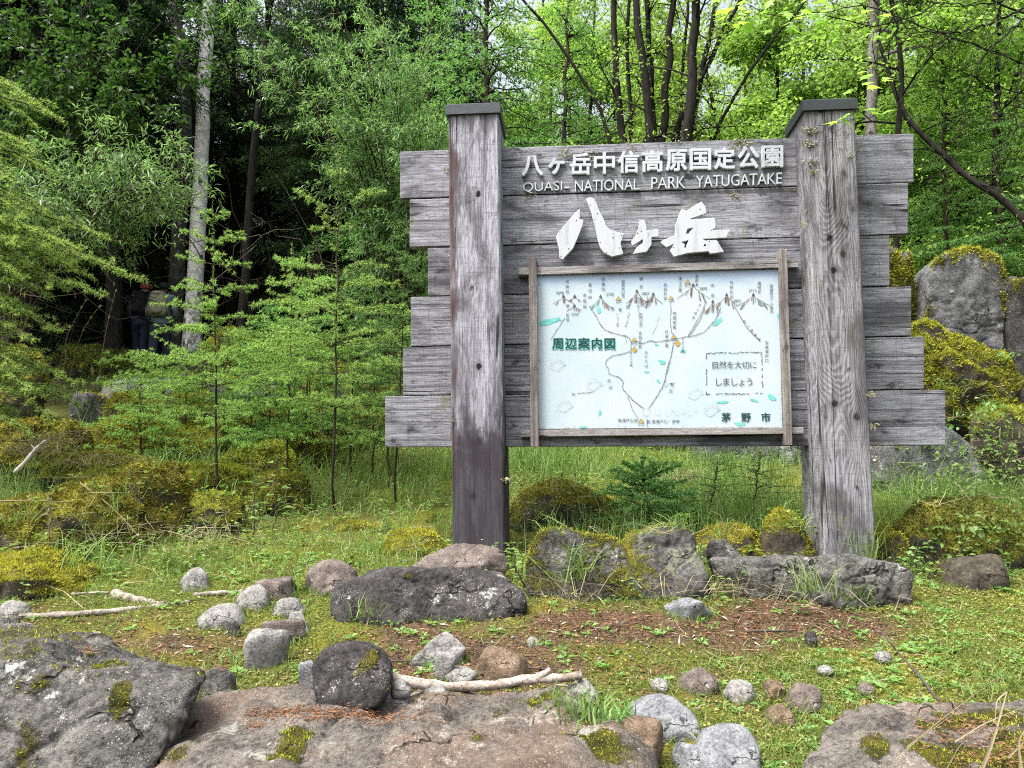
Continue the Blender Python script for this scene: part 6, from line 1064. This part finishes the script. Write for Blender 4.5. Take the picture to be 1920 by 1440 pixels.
fern_bush('leafy creeper on the massive mossy boulder', 1860, 770, 5.6, 60, .12, 1); fern_bush('leafy creeper hanging low on the massive mossy boulder', 1870, 830, 5.6, 50, .14, 3); fern_bush('green undergrowth bush at the foot of the lichen crusted boulder', 1840, 895, 5.3, 420, .24, 4); fern_bush('small leafy sprig beside the lowest right plank', 1782, 795, 5.6, 14, .04, 5); fern_bush('leafy sprig behind the standing stone', 1895, 665, 6.2, 30, .07, 7); fern_bush('leafy sprig beside the mossy boulder top', 1745, 470, 6.6, 20, .09, 9)
for i, (px, py, lb) in enumerate(((1840, 985, 'weedy creeper over the top of the large mossy mound'), (1790, 1010, 'weedy creeper on the front of the large mossy mound'), (1890, 1000, 'weedy creeper on the right side of the large mossy mound'))): p = drop(px, py); fern_bush(lb, px, py, p[1]-.03, 60, .10, 11+2*i)

# ------------------------------------------------------------------ the two hikers walking away
M['skin'] = plain('skin', (.45, .28, .20), .6, .3, 0, .05); M['hair'] = plain('dark_hair', (.012, .01, .009))
def skin_mesh(name, pts, edges, rad, mat, parent, sub=2, root=0):
    me = bpy.data.meshes.new(name); me.from_pydata([tuple(p) for p in pts], edges, []); ob = bpy.data.objects.new(name, me); COL.objects.link(ob)
    m = ob.modifiers.new('s', 'SKIN'); s = ob.modifiers.new('d', 'SUBSURF'); s.levels = sub; s.render_levels = sub
    for i, v in enumerate(me.skin_vertices[0].data): r = rad[i]; v.radius = (r, r) if not isinstance(r, tuple) else r; v.use_root = (i == root)
    dg = bpy.context.evaluated_depsgraph_get(); m2 = bpy.data.meshes.new_from_object(ob.evaluated_get(dg)); bpy.data.objects.remove(ob); m2.name = name
    for p in m2.polygons: p.use_smooth = True
    return link(name, m2, mat, parent)
def hiker(base, h, label, jacket, trousers, hatc, packc, packlabel, hat, seed, step=.14, rz=0.):
    s = h/1.72; root = empty('person', tuple(base), label, 'person', None, rz)
    def j(x, y, z): return np.array([x, y, z])*s
    B = [j(0, 0, .96), j(0, .02, 1.15), j(0, .05, 1.36), j(0, .07, 1.50), j(0, .10, 1.60), j(0, .10, 1.69), j(0, .20, 1.585), j(0, .15, 1.53)]; E = [(0, 1), (1, 2), (2, 3), (3, 4), (4, 5), (4, 6), (3, 7)]; Rr = [.14, .13, .15, .055, .085, .065, .018, .045]
    for sg in (-1, 1):
        k = len(B); B += [j(.18*sg, .05, 1.41), j(.25*sg, .0, 1.15), j(.25*sg, .14, .95), j(.245*sg, .18, .88)]; E += [(2, k), (k, k+1), (k+1, k+2), (k+2, k+3)]; Rr += [.07, .048, .034, .032]
        for f in range(5): dx = (-.03+.015*f)*sg; q = B[k+3]+j(dx*.9, .012, -.035 if f < 4 else -.005); t = q+j(dx*.5-.01*sg, .025, -.045+.008*abs(f-1.5)); n = len(B); B += [q, t]; E += [(k+3, n), (n, n+1)]; Rr += [.010, .008]
        k = len(B); B += [j(.09*sg, 0, .90), j(.10*sg, .03+step*sg*.5, .50), j(.10*sg, step*sg, .09), j(.11*sg, .15+step*sg, .04)]; E += [(0, k), (k, k+1), (k+1, k+2), (k+2, k+3)]; Rr += [.10, .065, .042, .035]
        n = len(B); B += [j(.075*sg, .09, 1.60)]; E += [(4, n)]; Rr += [.02]
    Rr = [r*s for r in Rr]; body = skin_mesh('body', B, E, Rr, M['skin'], root, 2)
    # jacket
    J = [j(0, .0, .72), j(0, .01, .92), j(0, .02, 1.15), j(0, .045, 1.37), j(0, .06, 1.49)]; E = [(0, 1), (1, 2), (2, 3), (3, 4)]; Rr = [.21, .205, .185, .185, .10]
    for sg in (-1, 1): k = len(J); J += [j(.19*sg, .045, 1.41), j(.265*sg, -.005, 1.15), j(.26*sg, .12, .97)]; E += [(3, k), (k, k+1), (k+1, k+2)]; Rr += [.09, .068, .052]
    jk = skin_mesh('jacket', J, E, [r*s for r in Rr], jacket, root, 2)
    hood = skin_mesh('hood', [j(-.10, .0, 1.475), j(0, -.045, 1.47), j(.10, .0, 1.475)], [(0, 1), (1, 2)], [.05*s, .065*s, .05*s], jacket, root, 2, 1)
    Tq = [j(0, 0, 1.0)]; E = []; Rr = [.17]
    for sg in (-1, 1): k = len(Tq); Tq += [j(.095*sg, 0, .82), j(.105*sg, .03+step*sg*.5, .50), j(.105*sg, step*sg, .06)]; E += [(0, k), (k, k+1), (k+1, k+2)]; Rr += [.125, .098, .09]
    skin_mesh('trousers', Tq, E, [r*s for r in Rr], trousers, root, 2)
    for sg in (-1, 1): skin_mesh('boot', [j(.105*sg, step*sg-.03, .05), j(.108*sg, step*sg+.07, .045), j(.11*sg, step*sg+.17, .035)], [(0, 1), (1, 2)], [.055*s, .05*s, .04*s], M['bark_brown'], root, 2)
    skin_mesh('hair', [j(0, .06, 1.60), j(0, .075, 1.67)], [(0, 1)], [.085*s, .075*s], M['hair'], root, 2)
    A = Acc(); a = np.linspace(0, 2*PI, 25)[:-1]; prof = [(.002, 1.755), (.07, 1.745), (.105, 1.70), (.112, 1.645)]+([(.175, 1.615), (.17, 1.608)] if hat else [(.116, 1.61)]); V = np.concatenate([np.stack([r*np.cos(a), .095+r*np.sin(a)*1.1, np.full(24, z)], 1) for r, z in prof])*s; k = len(prof); i = np.arange(k-1)[:, None]*24; q = np.arange(24)[None]; q2 = (q+1) % 24; F = np.stack([i+q, i+24+q, i+24+q2, i+q2], -1).reshape(-1, 4); A.add(V, None, F)
    if not hat: b = np.linspace(PI*.2, PI*.8, 9); V = np.concatenate([np.stack([.112*np.cos(b), .095+.122*np.sin(b), 0*b+1.63], 1), np.stack([.12*np.cos(b), .095+.21*np.sin(b), 0*b+1.60], 1)])*s; i = np.arange(8); A.add(V, None, np.stack([i, i+1, i+10, i+9], 1))
    A.build('hat', hatc, root, True)
    # backpack: a thing of its own
    bp_ = empty('backpack', tuple(np.array(base)+j(0, -.17, 1.06)), packlabel, 'backpack', None, rz); V, F = ico(4); r = (np.abs(V)**3.2).sum(1)**(-1/3.2); V = V*r[:, None]; V = V*np.array([.185, .115, .255])*s; V[:, 0] *= 1-.18*(V[:, 2]/(.255*s)); V = V+nrm(V)*(.018*fbm(V*9, seed, 3))[:, None]; V[:, 2] += .18*s; mk('sack', V, F, packc, bp_, None, True)
    V, F = ico(3); r = (np.abs(V)**3)     .sum(1)**(-1/3); V = V*r[:, None]*np.array([.125, .05, .11])*s+j(0, -.105, .08); mk('pocket', V, F, packc, bp_, None, True)
    V, F = ico(3); V = V*np.array([.15, .12, .06])*s+j(0, .0, .40); mk('lid', V, F, packc, bp_, None, True)
    for sg in (-1, 1): A = Acc(); tube(A, np.array([j(.09*sg, .03, .42), j(.11*sg, .16, .46), j(.12*sg, .30, .36), j(.13*sg, .30, .15), j(.14*sg, .14, -.02)]), .018*s, 6); A.build('strap', M['bark_dark'], bp_, True)
    A = Acc(); tube(A, np.array([j(-.06, -.15, .30), j(-.03, -.155, .325), j(.0, -.155, .30)]), .006*s, 4); A.build('buckle', M['flower'], bp_)
Y = 14.4; f = lambda px: np.array([XY(px, Y), Y, g1(XY(px, Y), Y)])
hiker(f(292), 1.66, 'hiker in a grey green hooded jacket and dark hat, walking away on the right', plain('jacket_grey_green', (.15, .21, .23)), plain('trousers_navy', (.030, .042, .075)), plain('hat_black', (.008, .008, .009)), plain('pack_olive', (.30, .30, .20)), 'olive grey backpack worn by the hiker in the grey green jacket', True, 1, .12, .12)
Y = 15.0
hiker(f(255), 1.68, 'hiker in dark navy clothes and a dull red cap, half hidden by the companion', plain('jacket_navy', (.035, .045, .09)), plain('trousers_dark_blue', (.02, .027, .055)), plain('cap_red', (.28, .06, .06)), plain('pack_black', (.012, .013, .018)), 'black backpack worn by the hiker in the dull red cap', False, 2, -.1, -.05)
bpy.context.view_layer.update()
